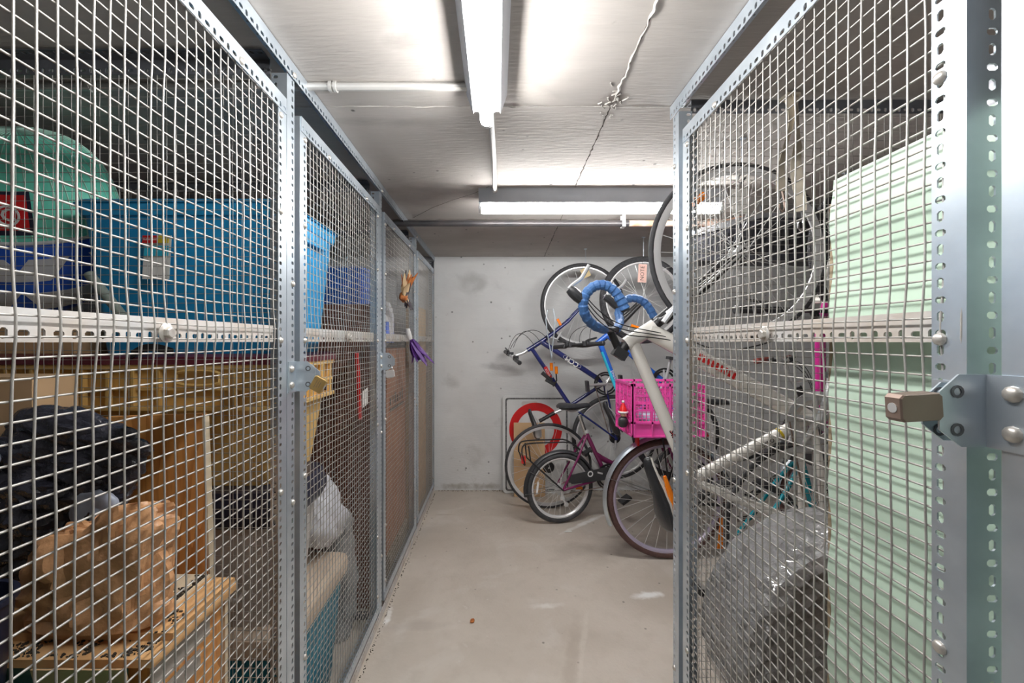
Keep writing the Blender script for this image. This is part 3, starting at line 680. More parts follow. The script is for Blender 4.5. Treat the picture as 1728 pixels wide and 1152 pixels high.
MB().loft([rr(-.762,1.40,.80,.29,.32,.07),rr(-.762,1.40,.83,.325,.35,.08),rr(-.762,1.40,.86,.33,.355,.08),rr(-.762,1.40,.905,.30,.33,.07)]).build('rim','navyplastic',t)
MB().tube([(-.80,1.247,.62),(-.79,1.232,.60),(-.74,1.232,.60),(-.73,1.247,.62)],.006,8).build('handle','greyplastic',t)
t = thing('storage_tote','teal plastic tote with beige lid standing on the locker floor','storage tote',(-.85,1.5,.003))
tote(t,-.85,1.50,.003,.43,.47,.50,.07,'tote_teal',r=.05)
MB().loft([rr(-.85,1.50,.425,.50,.53,.05),rr(-.85,1.50,.455,.51,.54,.05),rr(-.85,1.50,.478,.50,.53,.05),rr(-.85,1.50,.487,.46,.49,.05)]).build('lid','beige',t)
for i in range(3): MB().tube([(-.90,1.238,.40-.018*i),(-.78,1.238,.40-.018*i)],.008,8).build('handle','handle_blue',t)
t = thing('storage_box','dark grey storage box under the far end of the tan box','storage box',(-1.35,1.45,.003))
tote(t,-1.35,1.45,.003,.906,.44,.40,.03,'navyplastic',r=.03)
MB().loft([rr(-1.35,1.45,.86,.455,.415,.03),rr(-1.35,1.45,.9055,.455,.415,.03)]).build('lid','greyplastic',t)
bag('plastic_bag','bulging white plastic bag lying on the beige lid','plastic bag','bagwhite',(-.715,1.72,.665),(.17,.26,.36),12,.04,8,flat=.488,lean=(-.1,-.3))
bag('plastic_bag','greyish clear plastic bag slumped on the floor beside the teal tote','plastic bag','bagclear',(-.71,1.955,.30),(.14,.14,.60),13,.03,8,flat=.004)
# inflatable ring, mint top and blue white base
t = thing('pool_float','round inflatable pool float with mint striped top and blue base','pool float',(-1.56,1.44,1.46))
ax = V((.13,-.40,.91)).normalized(); fc = V((-1.565,1.43,1.755)); SQ = .58
def sq(m_):
    for p in m_.v: p.y = fc.y+(p.y-fc.y)*SQ
    return m_
def pf(rmax, hs): return [(rmax*math.cos(a)**.75 if math.cos(a) > 0 else 0, hs*math.sin(a)) for a in [math.radians(x) for x in range(0,91,6)]]
top = pf(.285,.285); bot = pf(.285,-.32)
sq(MB().lathe(fc,ax,top,56)).build('top_cover','mint',t,smooth=60)
bs = sq(MB().lathe(fc-ax*.0005,ax,bot[::-1],56)).build('base_cover','royal',t,smooth=60)
A, B = orth(ax)
def onl(a, prof, f, lift=.0015):
    i = min(int(f*(len(prof)-1)), len(prof)-2); g_ = f*(len(prof)-1)-i; r = prof[i][0]*(1-g_)+prof[i+1][0]*g_; h = prof[i][1]*(1-g_)+prof[i+1][1]*g_
    n = (A*math.cos(a)+B*math.sin(a)); return fc+n*(r+lift)+ax*(h+(lift if h > 0 else -lift))
for k in range(44):
    a = 2*math.pi*k/44; sq(MB().tube([onl(a,top,f/14,.0008) for f in range(0,15)],.0022,4)).build('stripe','mintlight',t)
sq(MB().torus(fc,ax,.286,.006,64,6)).build('piping','vinyl_white',t)
def patch(name, m, prof, a0, a1, f0, f1, par, lift=.002, n=10, sk=0.0):
    return sq(MB().sheet([[onl(a0+(a1-a0)*i/n+sk*j/6,prof,f0+(f1-f0)*j/6,lift) for j in range(7)] for i in range(n+1)],.0012)).build(name,m,par)
def find(px, py, prof):
    best = None
    for ia in range(0,180):
        for jf in range(0,40):
            p = onl(2*math.pi*ia/180,prof,jf/40); p = V((p.x,fc.y+(p.y-fc.y)*SQ,p.z))
            if p.y > fc.y: continue
            e = (CX+p.x/p.y*F-px)**2+(CY-(p.z-CH)/p.y*F-py)**2
            if best is None or e < best[0]: best = (e,2*math.pi*ia/180,jf/40)
    return best[1], best[2]
a_c, f_c = find(110,440,bot)
for k in range(6):
    a = a_c-1.6+k*.62; patch('white_panel','vinyl_white',bot,a,a+.40,.10,.26,t,sk=.25 if k%2 else -.2); patch('white_panel','vinyl_white',bot,a-.1,a+.50,.36,.56,t,sk=-.25 if k%2 else .2)
a_l, f_l = find(12,358,top)
patch('logo_border','navyplastic',top,a_l-.30,a_l+.22,f_l-.15,f_l+.15,t,.004); patch('logo_panel','red',top,a_l-.29,a_l+.18,f_l-.12,f_l+.12,t,.0065)
def fq(a, f, l=.0015): p = onl(a,top,f,l); return V((p.x,fc.y+(p.y-fc.y)*SQ,p.z))
lp = fq(a_l,f_l-.03,.013); e1 = (fq(a_l+.1,f_l)-fq(a_l-.1,f_l)).normalized(); e2 = (fq(a_l,f_l+.05)-fq(a_l,f_l-.05)).normalized()
if e1.x < 0: e1 = -e1
ln = e1.cross(e2)
MB().ring(lp,ln,[(.024,-.0006),(.030,-.0006),(.030,.0006),(.024,.0006)],28).build('logo_ring','text_white',t)
textm('C',.05,'lettering','text_white',t,lp,e1,e2,.0008,2)
carton('cardboard_box','brown cardboard box holding up the inflatable pool float','cardboard box',(-1.595,1.27,1.306),(-1.25,1.56,1.42),'cardboard')
t = thing('rolled_mat','grey green rolled mat leaning on the blue tote','rolled mat',tuple(U(208,530,1.222)))
p, q = U(150,462,1.215), U(213,541,1.215)
MB().tube([p,p.lerp(q,.5),q],.013,12).build('roll','rollgreen',t); MB().tube([q,q+(q-p).normalized()*.004],.0145,12).build('roll_end','rollgreen',t)
t = thing('strap','black buckled strap lying on the maroon lid','strap',(-1.0,1.222,1.28))
MB().sheet([[V((-1.045+.012*i,1.226-.010*math.sin(i*.35),1.292+.022*math.sin(i*.28)+.022*j)) for j in range(2)] for i in range(11)],.003).build('band','cable',t)
t = thing('paper_card','white paper card hung with a red stick inside the tote locker','paper card',(-.60,1.93,1.03))
MB().sheet([[V((-.596+.002*math.sin(i),1.905+.03*i,1.045+.025*j+.004*i)) for j in range(4)] for i in range(4)],.001).build('card','paper',t)
MB().tube([(-.60,1.842,1.292),(-.60,1.868,1.16),(-.601,1.89,1.0)],.0085,10).build('stick','red',t)
# ================================================================== THIRD AND FOURTH LOCKERS
t = thing('slatted_cabinet','dark brown slatted wooden cabinet behind the wire partition','cabinet',(-.95,2.25,.003))
MB().bb((-1.55,2.155,.003),(-.621,2.40,1.53)).build('carcass','darkbrown',t,smooth=0)
for i in range(19): MB().bb((-1.545+i*.049,2.143,.02),(-1.505+i*.049,2.155,1.525)).build('slat','darkbrown',t,smooth=0)
for z, lab in ((1.5305,'lower blue plastic crate on the dark brown cabinet'),(1.6265,'upper blue plastic crate stacked on the dark brown cabinet')):
    t = thing('plastic_crate',lab,'crate',(-.80,2.24,z),'blue crates on the brown cabinet')
    tote(t,-.80,2.28,z,z+.095,.24,.19,.03,'bluebin',r=.02,rim='bluebin',rimh=.02,rimo=.005)
t = carton('moving_carton','tall brown moving carton below the white and blue sack','carton',(-1.25,2.43,.135),(-.622,2.94,1.30),'brownbox')
for k in range(6): MB().bb((-.6218,2.5+.062*k,.97),(-.6205,2.53+.062*k,1.01+.012*(k%3))).build('print_mark','text_black',t,smooth=0)
MB().bb((-.6218,2.5,.93),(-.6205,2.86,.95)).build('print_stripe','text_black',t,smooth=0)
t = thing('pallet','weathered slatted pallet under the tall brown moving carton','pallet',(-.95,2.6,.003))
for i in range(8): MB().bb((-1.28,2.415+i*.066,.085),(-.60,2.47+i*.066,.1345)).build('plank','matweave',t,smooth=0)
for x in (-1.2,-.64): MB().bb((x-.03,2.415,.003),(x+.03,2.935,.085)).build('bearer','matweave',t,smooth=0)
t = thing('sack','white sack with blue printed band standing on the brown carton','sack',(-.70,2.52,1.3005))
MB().add(*blob((-.705,2.53,1.45),(.17,.20,.30),17,.016,10,flat=1.3015)).build('sack_body','bagwhite',t,smooth=50)
MB().sheet([[V((-.6175+.010*((i-4)/4)**2*-1,2.44+.024*i,1.335+.04*j)) for j in range(4)] for i in range(9)],.002).build('printed_band','royal',t)
textm('neri',.055,'lettering','text_white',t,V((-.6163,2.53,1.40)),(0,1,0),(0,0,1),.0004)
t = thing('plywood_sheet','tall tan plywood sheet standing behind the last mesh door','wood panel',(-.63,3.43,.003))
MB().bb((-.645,3.06,.003),(-.627,3.80,1.62)).build('lower_sheet','ply',t,smooth=0); MB().bb((-.6265,3.08,.05),(-.622,3.78,1.30)).build('facing_sheet','cardboard',t,smooth=0)
# decorations tied to the third door
def leafstrip(p, d, side, L, w, curl, n=7):
    d = V(d).normalized(); side = V(side).normalized(); up = d.cross(side); g_ = []
    for i in range(n+1):
        s = i/n; wd = w*math.sin(math.pi*min(.97,max(.06,s)))**.7; c = V(p)+d*(L*s)+up*(curl*L*s*s)
        g_.append([c-side*wd/2+up*wd*.15, c, c+side*wd/2+up*wd*.15])
    return MB().sheet(g_,.0015)
t = thing('leaf_decoration','bunch of dried orange and black leaves tied to the mesh door','decoration',(LX+.03,2.45,1.56)); rnd = random.Random(2)
MB().add(*blob((LX+.034,2.45,1.60),(.05,.06,.07),41,.012,30,sub=3)).build('bow','leaf_orange',t)
for i in range(30):
    a = rnd.uniform(-.9,.9); up_ = rnd.choice((1,1,1,-1)); m = rnd.choice(('leaf_orange','leaf_cream','leaf_dark','leaf_dark','leaf_orange'))
    leafstrip((LX+.03+rnd.uniform(0,.02),2.45+rnd.uniform(-.02,.02),1.60),(rnd.uniform(.0,.35),a*.5,up_),(.5,.8,rnd.uniform(-.3,.3)),rnd.uniform(.06,.15)*(1 if up_ > 0 else .6),rnd.uniform(.016,.034),rnd.uniform(-.3,.4)).build('leaf',m,t)
t = thing('feather_duster','purple feather bunch with white handle tied to the mesh door','feather duster',(LX+.03,2.68,1.26))
MB().tube([(LX+.018,2.62,1.42),(LX+.024,2.63,1.385),(LX+.03,2.645,1.35)],[.012,.016,.013],10).build('handle','white_paint',t)
for i in range(18):
    leafstrip((LX+.028+rnd.uniform(0,.02),2.645+rnd.uniform(-.015,.015),1.355),(rnd.uniform(.0,.75),rnd.uniform(.0,.9),-1),(rnd.uniform(.2,.9),.7,.3),rnd.uniform(.10,.22),rnd.uniform(.02,.035),rnd.uniform(-.25,.25)).build('feather','purple',t)
# ================================================================== RIGHT LOCKER
t = thing('corrugated_panel','tall pale green plastic panel standing behind the near mesh door','plastic panel',(.64,.56,.003))
b = MB(); n = 60; prof = [(.637+.004*math.cos(2*math.pi*i/6.0), .003+1.645*i/n) for i in range(n+1)]
b.sheet([[V((x,y+.012*(1-z/1.65),z)) for x, z in prof] for y in (.25,.45,.64,.817)],-.014).build('sheet','palegreen',t,smooth=60)
MB().tube([(.645,.820+.012*(1-z/1.65)+.0015*math.sin(z*40),z) for z in [.01+i*.055 for i in range(30)]],.0065,6).build('edge','edge_brown',t)
carton('cardboard_box','tall plain cardboard box hidden behind the pale green panel','cardboard box',(.69,.36,.003),(1.02,.66,1.62),'cardboard')
bag('plastic_bag','white plastic bag with peaked top behind the pale green panel','plastic bag','bagwhite',(.80,.62,1.70),(.22,.15,.17),22,.02,12,flat=1.622,lean=(.2,.3))
t = thing('car_tyre','car tyre lying flat under the plastic wrapped tyre','tyre',(.93,1.13,.003))
def typ(R, r, h): return [(r,-h*.75),(r+.02,-h*.95),(R-.04,-h),(R-.01,-h*.85),(R,-h*.5),(R,h*.5),(R-.01,h*.85),(R-.04,h),(r+.02,h*.95),(r,h*.75)]
MB().ring((.935,1.0,.1075),(0,0,1),typ(.32,.215,.104),56).build('tyre_body','rubber',t)
t = thing('wrapped_tyre','car tyre wrapped in shiny grey clear plastic in the right locker','tyre',(.917,1.16,.213))
tc = V((.922,1.165,.535))
MB().ring(tc,(0,1,0),typ(.315,.215,.108),64).build('tyre_body','rubber',t)
b = MB(); prof = [(.001,-.075),(.11,-.078),(.19,-.088),(.225,-.112),(.28,-.119),(.305,-.11),(.321,-.085),(.323,-.03),(.323,.03),(.321,.085),(.30,.114),(.22,.114),(.12,.10),(.001,.095)]
N = 150; vs = []
pr = []
for a_, b_ in zip(prof, prof[1:]):
    for k in range(5): pr.append((a_[0]+(b_[0]-a_[0])*k/5, a_[1]+(b_[1]-a_[1])*k/5))
pr.append(prof[-1])
for (r, h) in pr:
    for i in range(N):
        a = 2*math.pi*i/N; d = V((math.cos(a),0,math.sin(a))); p = tc+d*r+V((0,h,0)); k = p*17
        dd, _ = noise.voronoi(V((k.x,k.y*.5,k.z))); w = .014*((dd[1]-dd[0]))+.007*abs(noise.noise(p*28))
        nn = (d*(1 if r > .29 else .25)+V((0,math.copysign(.8 if r < .31 else .1,h),0))).normalized(); q = p+nn*w*(1 if r > .05 else .2)
        q.z = max(q.z,.2125); q.x = max(q.x,.5905); vs.append(q)
fs = [(k*N+i,k*N+(i+1)%N,(k+1)*N+(i+1)%N,(k+1)*N+i) for k in range(len(pr)-1) for i in range(N)]
b.add(vs,fs).build('plastic_wrap','film',t,smooth=16)
t = thing('webbing_strap','cream webbing strap with metal hooks hung over the dark rail','strap',(.89,1.33,1.74))
for dx, z1, ph in ((.0,1.80,0.0),(.045,1.74,1.2)):
    g_ = []
    for i in range(25):
        s = i/24; z = 2.095-(2.095-z1)*s; tw = math.sin(s*3.3+ph)*.9; d = V((math.cos(tw),math.sin(tw)*.7,0))*(.017 if s > .1 else .022); c = V((.905+dx*min(1,s*2.4)-.03*s+.012*math.sin(s*6+ph),1.318+.008*math.sin(s*5),z)); g_.append([c-d,c+d])
    MB().sheet(g_,.002).build('band','strap',t,smooth=60)
    e = (g_[-1][0]+g_[-1][1])/2
    MB().tube([e,e+V((.004,0,-.02)),e+V((.008,0,-.05)),e+V((0,0,-.062)),e+V((-.009,0,-.052)),e+V((-.009,0,-.035))],.0035,8).build('hook','bronze' if dx == 0 else 'chrome',t)
MB().bb((.885,1.306,2.093),(.925,1.352,2.1005)).build('loop','strap',t,smooth=0)
# hanging duct beyond the right locker
t = thing('ventilation_unit','black ribbed box with silver grey edging hung below the ceiling','ventilation unit',(1.5,2.42,1.8))
MB().prism([(1.08,2.36,1.795),(2.3,2.36,1.795),(2.3,2.36,2.03),(1.45,2.36,2.03),(1.08,2.36,1.925)],(0,.16,0)).build('casing','darkduct',t,smooth=0)
for i in range(44):
    x = 1.12+i*.0265; zt = min(2.0,1.90+max(0,(x-1.08))*.284); MB().box((x,2.357,(1.82+zt)/2),(.010,.008,zt-1.83),rot('Y',14)).build('rib','blackplastic',t,smooth=0)
MB().prism([(1.07,2.35,1.915),(1.45,2.35,2.02),(2.3,2.35,2.02),(2.3,2.35,2.05),(1.44,2.35,2.05),(1.07,2.35,1.95)],(0,.17,0)).build('edging','foil',t,smooth=0)
MB().bb((1.08,2.345,1.785),(2.3,2.53,1.797)).build('base_plate','darkduct',t,smooth=0)
for x in (1.5,2.2): MB().tube([(x,2.44,2.05),(x,2.44,ZC)],.006,8).build('hanger','galv_dark',t)
# ================================================================== BICYCLES
CAMP = V((0,0,CH))
def plane(Y0, px0=None, yaw=0.0):
    """pixels -> points of an upright plane that passes (px0, Y0) and is turned by yaw degrees"""
    x0 = ((px0 if px0 is not None else CX)-CX)/F*Y0; t_ = math.tan(math.radians(yaw))
    def f(px, py):
        k = (px-CX)/F; Y = (Y0-x0*t_)/(1-k*t_); return U(px, py, Y)
    return f
def wheel(root, nm, c, n, R, tr, tm='rubber', rm='rim_silver', nsp=28, hub='alu', rd=.016, cass=False, spm='spoke'):
    ro = R-tr*1.55; w = tr*.72
    rim = MB().ring(c,n,[(ro,-w),(ro-rd*.6,-w*.95),(ro-rd,-w*.4),(ro-rd,w*.4),(ro-rd*.6,w*.95),(ro,w)],56).build(nm,rm,root)
    MB().torus(c,n,R-tr,tr,56,8).build('tyre',tm,rim,smooth=60)
    A, B = orth(n); b = MB()
    for k in range(nsp):
        a = 2*math.pi*k/nsp; s = 1 if k % 2 else -1; o = (.9 if (k//2) % 2 else -.9)
        p = c+(A*math.cos(a+o)+B*math.sin(a+o))*.021+n*(s*.027); q = c+(A*math.cos(a)+B*math.sin(a))*(ro-rd*.8); b.tube([p,q],.0015,3,cap=False)
    sp = b.build('spokes',spm,rim,smooth=60); sp['kind'] = 'stuff'
    MB().lathe(c-n*.05,n,[(.006,0),(.008,.015),(.022,.022),(.022,.026),(.012,.03),(.012,.07),(.022,.074),(.022,.078),(.008,.085),(.006,.1)],18).build('hub',hub,rim)
    if cass:
        b = MB()
        for i, r in enumerate((.046,.041,.036,.031,.026)): b.lathe(c+n*(.03+i*.0042),n,[(r,0),(r,.0018)],28)
        b.build('cassette','alu' if cass == 1 else 'cable',rim)
    return rim
def saddle(root, p, f, u, m='saddle', L=.265, W=.15, sub=None):
    f = V(f).normalized(); u = V(u); u = (u-f*u.dot(f)).normalized(); s = f.cross(u); rings = []
    for x, w, h, t_ in ((-.48,.25,.0,.012),(-.46,.70,.006,.026),(-.38,.98,.012,.036),(-.25,1.0,.010,.040),(-.1,.76,.003,.038),(.06,.42,.0,.034),(.22,.28,.002,.030),(.38,.24,.003,.026),(.47,.18,-.002,.020),(.5,.06,-.006,.010)):
        r = []
        for k in range(16):
            a = 2*math.pi*k/16; ca, sa = math.cos(a), math.sin(a)
            y = ca*W/2*w; z = h + (sa*t_*.38 if sa > 0 else sa*t_*(.9 if abs(ca) > .5 else .55)) - .010*(abs(ca)**2)
            r.append(V(p)+f*(x*L)+s*y+u*z)
        rings.append(r)
    o = MB().loft(rings).build('saddle',m,root,smooth=50)
    for e in (-1,1): MB().tube([V(p)+f*(-.34*L)+s*(e*.03)-u*.02,V(p)+f*(-.12*L)+s*(e*.022)-u*.042,V(p)+f*(.1*L)+s*(e*.02)-u*.04,V(p)+f*(.4*L)+s*(e*.008)-u*.012],.0036,6).build('saddle_rail','alu',o)
    if sub: MB().loft([[q-u*.007+(q-V(p))*.02 for q in r[8:]]+[V(p)+f*(x*L)-u*.004] for r, x in zip(rings[1:9],(-.46,-.38,-.25,-.1,.06,.22,.38,.47))],cap=False).build('saddle_skirt',sub,o,smooth=50)
    return o
def crank(root, bb, n, d, ring='cable', r=.096, arm='alu', L=.168, pm='blackplastic', rings=2):
    d = V(d).normalized(); e = n.cross(d); b = MB()
    for k in range(rings): b.ring(bb+n*(.042-.009*k),n,[(r-.014-.018*k,-.0012),(r-.018*k,-.0012),(r-.018*k,.0012),(r-.014-.018*k,.0012)],44)
    c = b.build('chainring',ring,root)
    b = MB()
    for k in range(5):
        a = 2*math.pi*k/5+.3; q = bb+n*.044+(d*math.cos(a)+e*math.sin(a))*(r-.012); b.tube([bb+n*.046,q],[.013,.006],6)
    b.lathe(bb+n*.036,n,[(.022,0),(.024,.012),(.014,.018)],18); b.build('spider',arm,c)
    MB().tube([bb-n*.055,bb+n*.055],.019,14).build('bottom_bracket',arm,root)
    for s in (1,-1):
        q0 = bb+n*(s*.058); q1 = bb+d*(L*s)+n*(s*.068)
        MB().tube([q0,q0.lerp(q1,.5),q1,q1+d*(.008*s)],[.014,.010,.0115,.006],8).build('crank_arm',arm,root)
        pc = q1+n*(s*.052); P = MB()
        P.box(pc,(.09,.09,.02) if False else (.085,.07,.02), Matrix((e,n,d)).transposed() if False else Matrix((e,n,e.cross(n))).transposed()); P.tube([q1,pc],.005,6); P.build('pedal',pm,root,smooth=30)
def bez(a, b, c, d, n=14):
    return [a*(1-t_)**3+b*3*t_*(1-t_)**2+c*3*t_*t_*(1-t_)+d*t_**3 for t_ in [i/n for i in range(n+1)]]
def flatbar(root, c, b, f, u, half=.29, rise=.0, grip='blackplastic', bar='alu', lever='blackplastic', back=.0, gl=.12, big=1.0):
    b = V(b).normalized(); f = V(f).normalized(); u = V(u).normalized(); pts = []
    for x in (-1,-.55,-.35,-.12,.12,.35,.55,1): pts.append(c+b*(half*x)+u*(rise*(1 if abs(x) > .3 else 0))-f*(back*max(0,abs(x)-.35)))
    hb = MB().tube(pts,.0115,10).build('handlebar',bar,root)
    for s in (1,-1):
        e = pts[-1] if s > 0 else pts[0]; k = (pts[-2]-pts[-1]).normalized() if s > 0 else (pts[1]-pts[0]).normalized()
        MB().tube([e-k*.004,e,e+k*gl*.5,e+k*gl,e+k*(gl+.004)],[.013,.0175,.0155,.0175,.013],12).build('grip',grip,hb)
        q = e+k*(gl+.02); MB().tube([q,q+f*.028,q+f*.034-k*.02,q+f*.042-k*.09],[.011*big,.010*big,.006*big,.005*big],8).build('brake_lever',lever,hb)
        MB().box(q+k*.03-u*.012,(.034*big,.034*big,.026*big)).build('shifter',lever,hb)
    return hb
def frame_tubes(root, J, n, m, rt=.0155, rd=.019, rs=.0145, stay=.0075, top=True, extra=None, name='frame', hr=.0185):
    b = MB(); hd = (J['hb']-J['ht'])
    b.tube([J['ht'],J['hb']],hr,14)
    if top: b.tube([J['ht'].lerp(J['hb'],.22),J['sc']],rt,12)
    b.tube([J['ht'].lerp(J['hb'],.78),J['bb']],rd,12)
    b.tube([J['sc']+(J['sc']-J['bb']).normalized()*.02,J['bb']],rs,12); b.tube([J['bb']-n*.034,J['bb']+n*.034],.021,14)
    for s in (1,-1):
        h = J['rh']+n*(s*.062); b.tube([J['sc']+n*(s*.014),J['sc'].lerp(J['rh'],.3)+n*(s*.045),h],[stay,stay,stay*.85],8)
        b.tube([J['bb']+n*(s*.02),J['bb'].lerp(J['rh'],.35)+n*(s*.048),h],[stay*1.15,stay*1.1,stay*.85],8); b.box(h,(.024,.024,.006) if False else (.022,.006,.022))
    if extra: extra(b)
    return b.build(name,m,root,smooth=50)
def fork(root, J, n, m, r=.012, bow=.0, crown='', w=.052, steer=None):
    a, h = J['hb'], J['fh']; d = (a-h).normalized(); q = n.cross(d); b = MB()
    if (J['bb']-a).dot(q) > 0: q = -q
    b.tube([a+d*.002,a-d*.03],.018,12); b.tube([a-d*.03-n*w,a-d*.03+n*w],.014,10)
    for s in (1,-1): b.tube([a-d*.028+n*(s*w),a.lerp(h,.55)+n*(s*(w+.002))-q*bow*.3,a.lerp(h,.8)+n*(s*(w+.003))-q*bow*.1,h+n*(s*(w+.003))],[r*1.15,r,r*.85,r*.7],10)
    return b.build('fork',m,root,smooth=50)
def derailleur(root, J, n):
    h = J['rh']+n*.05; d = (J['rh']-J['bb']).normalized(); g_ = V((0,0,-1)); p1 = h+g_*.06; p2 = h+g_*.115-d*.03; b = MB()
    for p in (p1,p2): b.lathe(p-n*.004,n,[(.017,0),(.017,.008)],14)
    b.tube([p1+n*.006,p2+n*.006],.007,6); b.tube([h,p1],.009,6); b.build('derailleur','alu',root)
def chain(root, J, n, r=.09, rc=.04):
    d = (J['rh']-J['bb']).normalized(); e = n.cross(d); b = MB()
    for s in (1,-1): b.tube([J['bb']+n*.042+e*(s*r),J['rh']+n*.042+e*(s*rc)],.0036,5)
    b.build('chain','bronze',root)
def fender(root, nm, c, n, R, ref, a0, a1, m, w=.026, stays=()):
    A = (V(ref)-n*V(ref).dot(n)).normalized(); B = n.cross(A); g_ = []
    for i in range(37):
        a = math.radians(a0+(a1-a0)*i/36); d = A*math.cos(a)+B*math.sin(a); g_.append([c+d*(R+dz)+n*x for x, dz in ((-w,-.012),(-w*.7,0),(0,.006),(w*.7,0),(w,-.012))])
    o = MB().sheet(g_,.0012).build(nm,m,root,smooth=60)
    for a in stays:
        a = math.radians(a); d = A*math.cos(a)+B*math.sin(a)
        for s in (1,-1): MB().tube([c+n*(s*.055),c+d*R+n*(s*w)],.0022,5).build('fender_stay','chrome',o)
    return o
def orient(J, flip=1):
    n = (J['bb']-J['rh']).cross(J['sc']-J['rh']).normalized(); m_ = (J['bb']+J['hb'])/2
    return n if n.dot(CAMP-m_) > 0 else -n
def jn(pl, **k): return {a: pl(*v) for a, v in k.items()}
def newbike(label, J, group):
    z = min(J['rh'].z, J['fh'].z); base = J['rh'] if J['rh'].z <= J['fh'].z else J['fh']; return thing('bicycle', label, 'bicycle', tuple(base), group)
HU, FLO = 'bicycles hung by the front wheel', 'bicycles standing on the floor'
# ---------------------------------------------------------------- navy mountain bike on the back wall
pl = plane(3.55)
J = jn(pl,fh=(983,515),hb=(920,572),ht=(890,591),bb=(1020,646),sc=(962,684),rh=(1036,737)); n = orient(J); f = (J['ht']-J['hb']).normalized()
t = newbike('navy blue bicycle hung by its front wheel on the back wall', J, HU)
wheel(t,'front_wheel',J['fh'],n,.35,.019,rd=.02); wheel(t,'rear_wheel',J['rh'],n,.35,.019,rd=.02,cass=2)
frame_tubes(t,J,n,'navy',rt=.017,rd=.022); fork(t,J,n,'navy',r=.0125,bow=.05)
up = (J['sc']-J['bb']).normalized(); sp = pl(908,713)
MB().tube([J['sc'],pl(934,697)],.0135,10).build('seatpost','alu',t); MB().tube([pl(936,696)+up*(.006*i) if False else pl(936-i*2.6,696+i*1.45) for i in range(11)],[.014,.017]*5+[.014],10).build('seatpost_boot','cable',t)
so = saddle(t,pl(900,716),pl(892,690)-pl(909,742),up,sub=None)
MB().add(*blob(pl(907,727)-n*-.075,(.055,.02,.09),77,.002,5,sub=3)).build('saddle_pad','alu',so)
crank(t,J['bb'],n,pl(985,649)-J['bb'],'cable'); chain(t,J,n); derailleur(t,J,n)
lat = (U(873,612,3.30)-U(853,596,3.72)).normalized(); bc = pl(864,602)
MB().tube([J['ht'],pl(884,595),bc],[.014,.013,.016],10).build('stem','alu',t)
fw = (J['fh']-J['rh']).normalized(); flatbar(t,bc,lat,fw,up,.26,.0,big=1.35)
for i, (a, c) in enumerate((((860,588),(925,575)),((866,586),(915,582)),((858,592),(905,588)))):
    p, q = pl(*a)+n*(.16-.12*i), pl(*c)+n*.02; MB().tube(bez(p,p+V((.06,0,.14+.03*i)),q+V((-.10,0,.16)),q),.0024,5).build('brake_cable','cable',t)
tx = pl(995,623); td = (J['bb']-J['ht'].lerp(J['hb'],.78)).normalized(); tc_ = J['ht'].lerp(J['hb'],.78).lerp(J['bb'],.48)
textm('CCM',.056,'lettering','text_white',t,tc_+n*.0222,-td,n.cross(-td),.0008,2)
ov = [tc_+n*.0218+td*(.082*math.copysign(min(1,abs(1.25*math.cos(a))),math.cos(a)))+n.cross(td)*(.0175*math.sin(a)) for a in [2*math.pi*k/32 for k in range(33)]]
MB().tube(ov,.0014,4,cap=False).build('lettering_outline','text_white',t)
tt = (J['sc']-J['ht'].lerp(J['hb'],.22)).normalized(); tm_ = J['ht'].lerp(J['hb'],.22).lerp(J['sc'],.42)
MB().box(tm_+n*.017,(.028,.002,.10),rot('Y',-26)).build('decal','red',t,smooth=0); textm('SHOX',.026,'lettering','text_white',t,tm_+n*.0185,-tt,n.cross(-tt),.0004)
MB().box(pl(943,545)+n*.04,(.02,.012,.075),rot('Y',-28)).build('reflector','orange',t,smooth=0)
MB().tube([pl(928,569)+n*.06,pl(938,572)+n*.07,pl(945,560)+n*.07],.009,8).build('brake_caliper','alu',t)
MB().tube([pl(914,628)+n*.02,pl(931,642)+n*.03],[.018,.014],8).build('lamp_bracket','blackplastic',t); MB().tube([pl(920,640)+n*.02,pl(936,648)+n*.03],[.013,.018],8).build('lamp_bracket','blackplastic',t)
# cable lock looped over it
t = thing('cable_lock','grey cable lock with orange ends looped over the navy bicycle','cable lock',tuple(pl(930,640)+n*.09))
c1 = [pl(*p)+n*.085 for p in ((930,636),(928,600),(922,565),(919,540),(922,524),(931,522),(934,536),(933,560),(930,585),(928,610),(926,625))]
MB().tube(c1,.0045,8).build('cable','galv',t)
MB().tube([pl(928,611)+n*.085,pl(928.5,624)+n*.085],.013,10).build('end_cap','orange',t); MB().tube([pl(936,617)+n*.088,pl(936.5,629)+n*.088],.013,10).build('end_cap','orange',t)
MB().tube([pl(936,628)+n*.085,pl(937,640)+n*.085,pl(931,650)+n*.085],.006,8).build('lock_loop','cable',t)
# ---------------------------------------------------------------- blue and cyan bicycle behind the drop bars
pl = plane(3.15)
J = jn(pl,fh=(1085,506),hb=(1030,561),ht=(1006,580),bb=(1118,642),sc=(1064,714),rh=(1140,732)); n = orient(J); f = (J['ht']-J['hb']).normalized()
t = newbike('blue and cyan bicycle hung behind the blue drop handlebars', J, HU)
wheel(t,'front_wheel',J['fh'],n,.32,.025,'knob',rd=.02); wheel(t,'rear_wheel',J['rh'],n,.32,.025,'knob',rd=.02,cass=2)
fr = frame_tubes(t,J,n,'blue',rt=.02,rd=.02); fork(t,J,n,'cable',r=.016)
a, c = J['ht'].lerp(J['hb'],.22), J['sc']; side = n.cross((c-a).normalized()); side = side if side.x < 0 else -side
MB().tube([a.lerp(c,.12)+side*.009+n*.008,a.lerp(c,.62)+side*.009+n*.008],[.0125,.0135],10).build('cyan_panel','cyan',fr)
textm('nnmoS',.030,'lettering','text_white',t,a.lerp(c,.42)+n*.0205-side*.004,(a-c),n.cross(a-c),.0005)
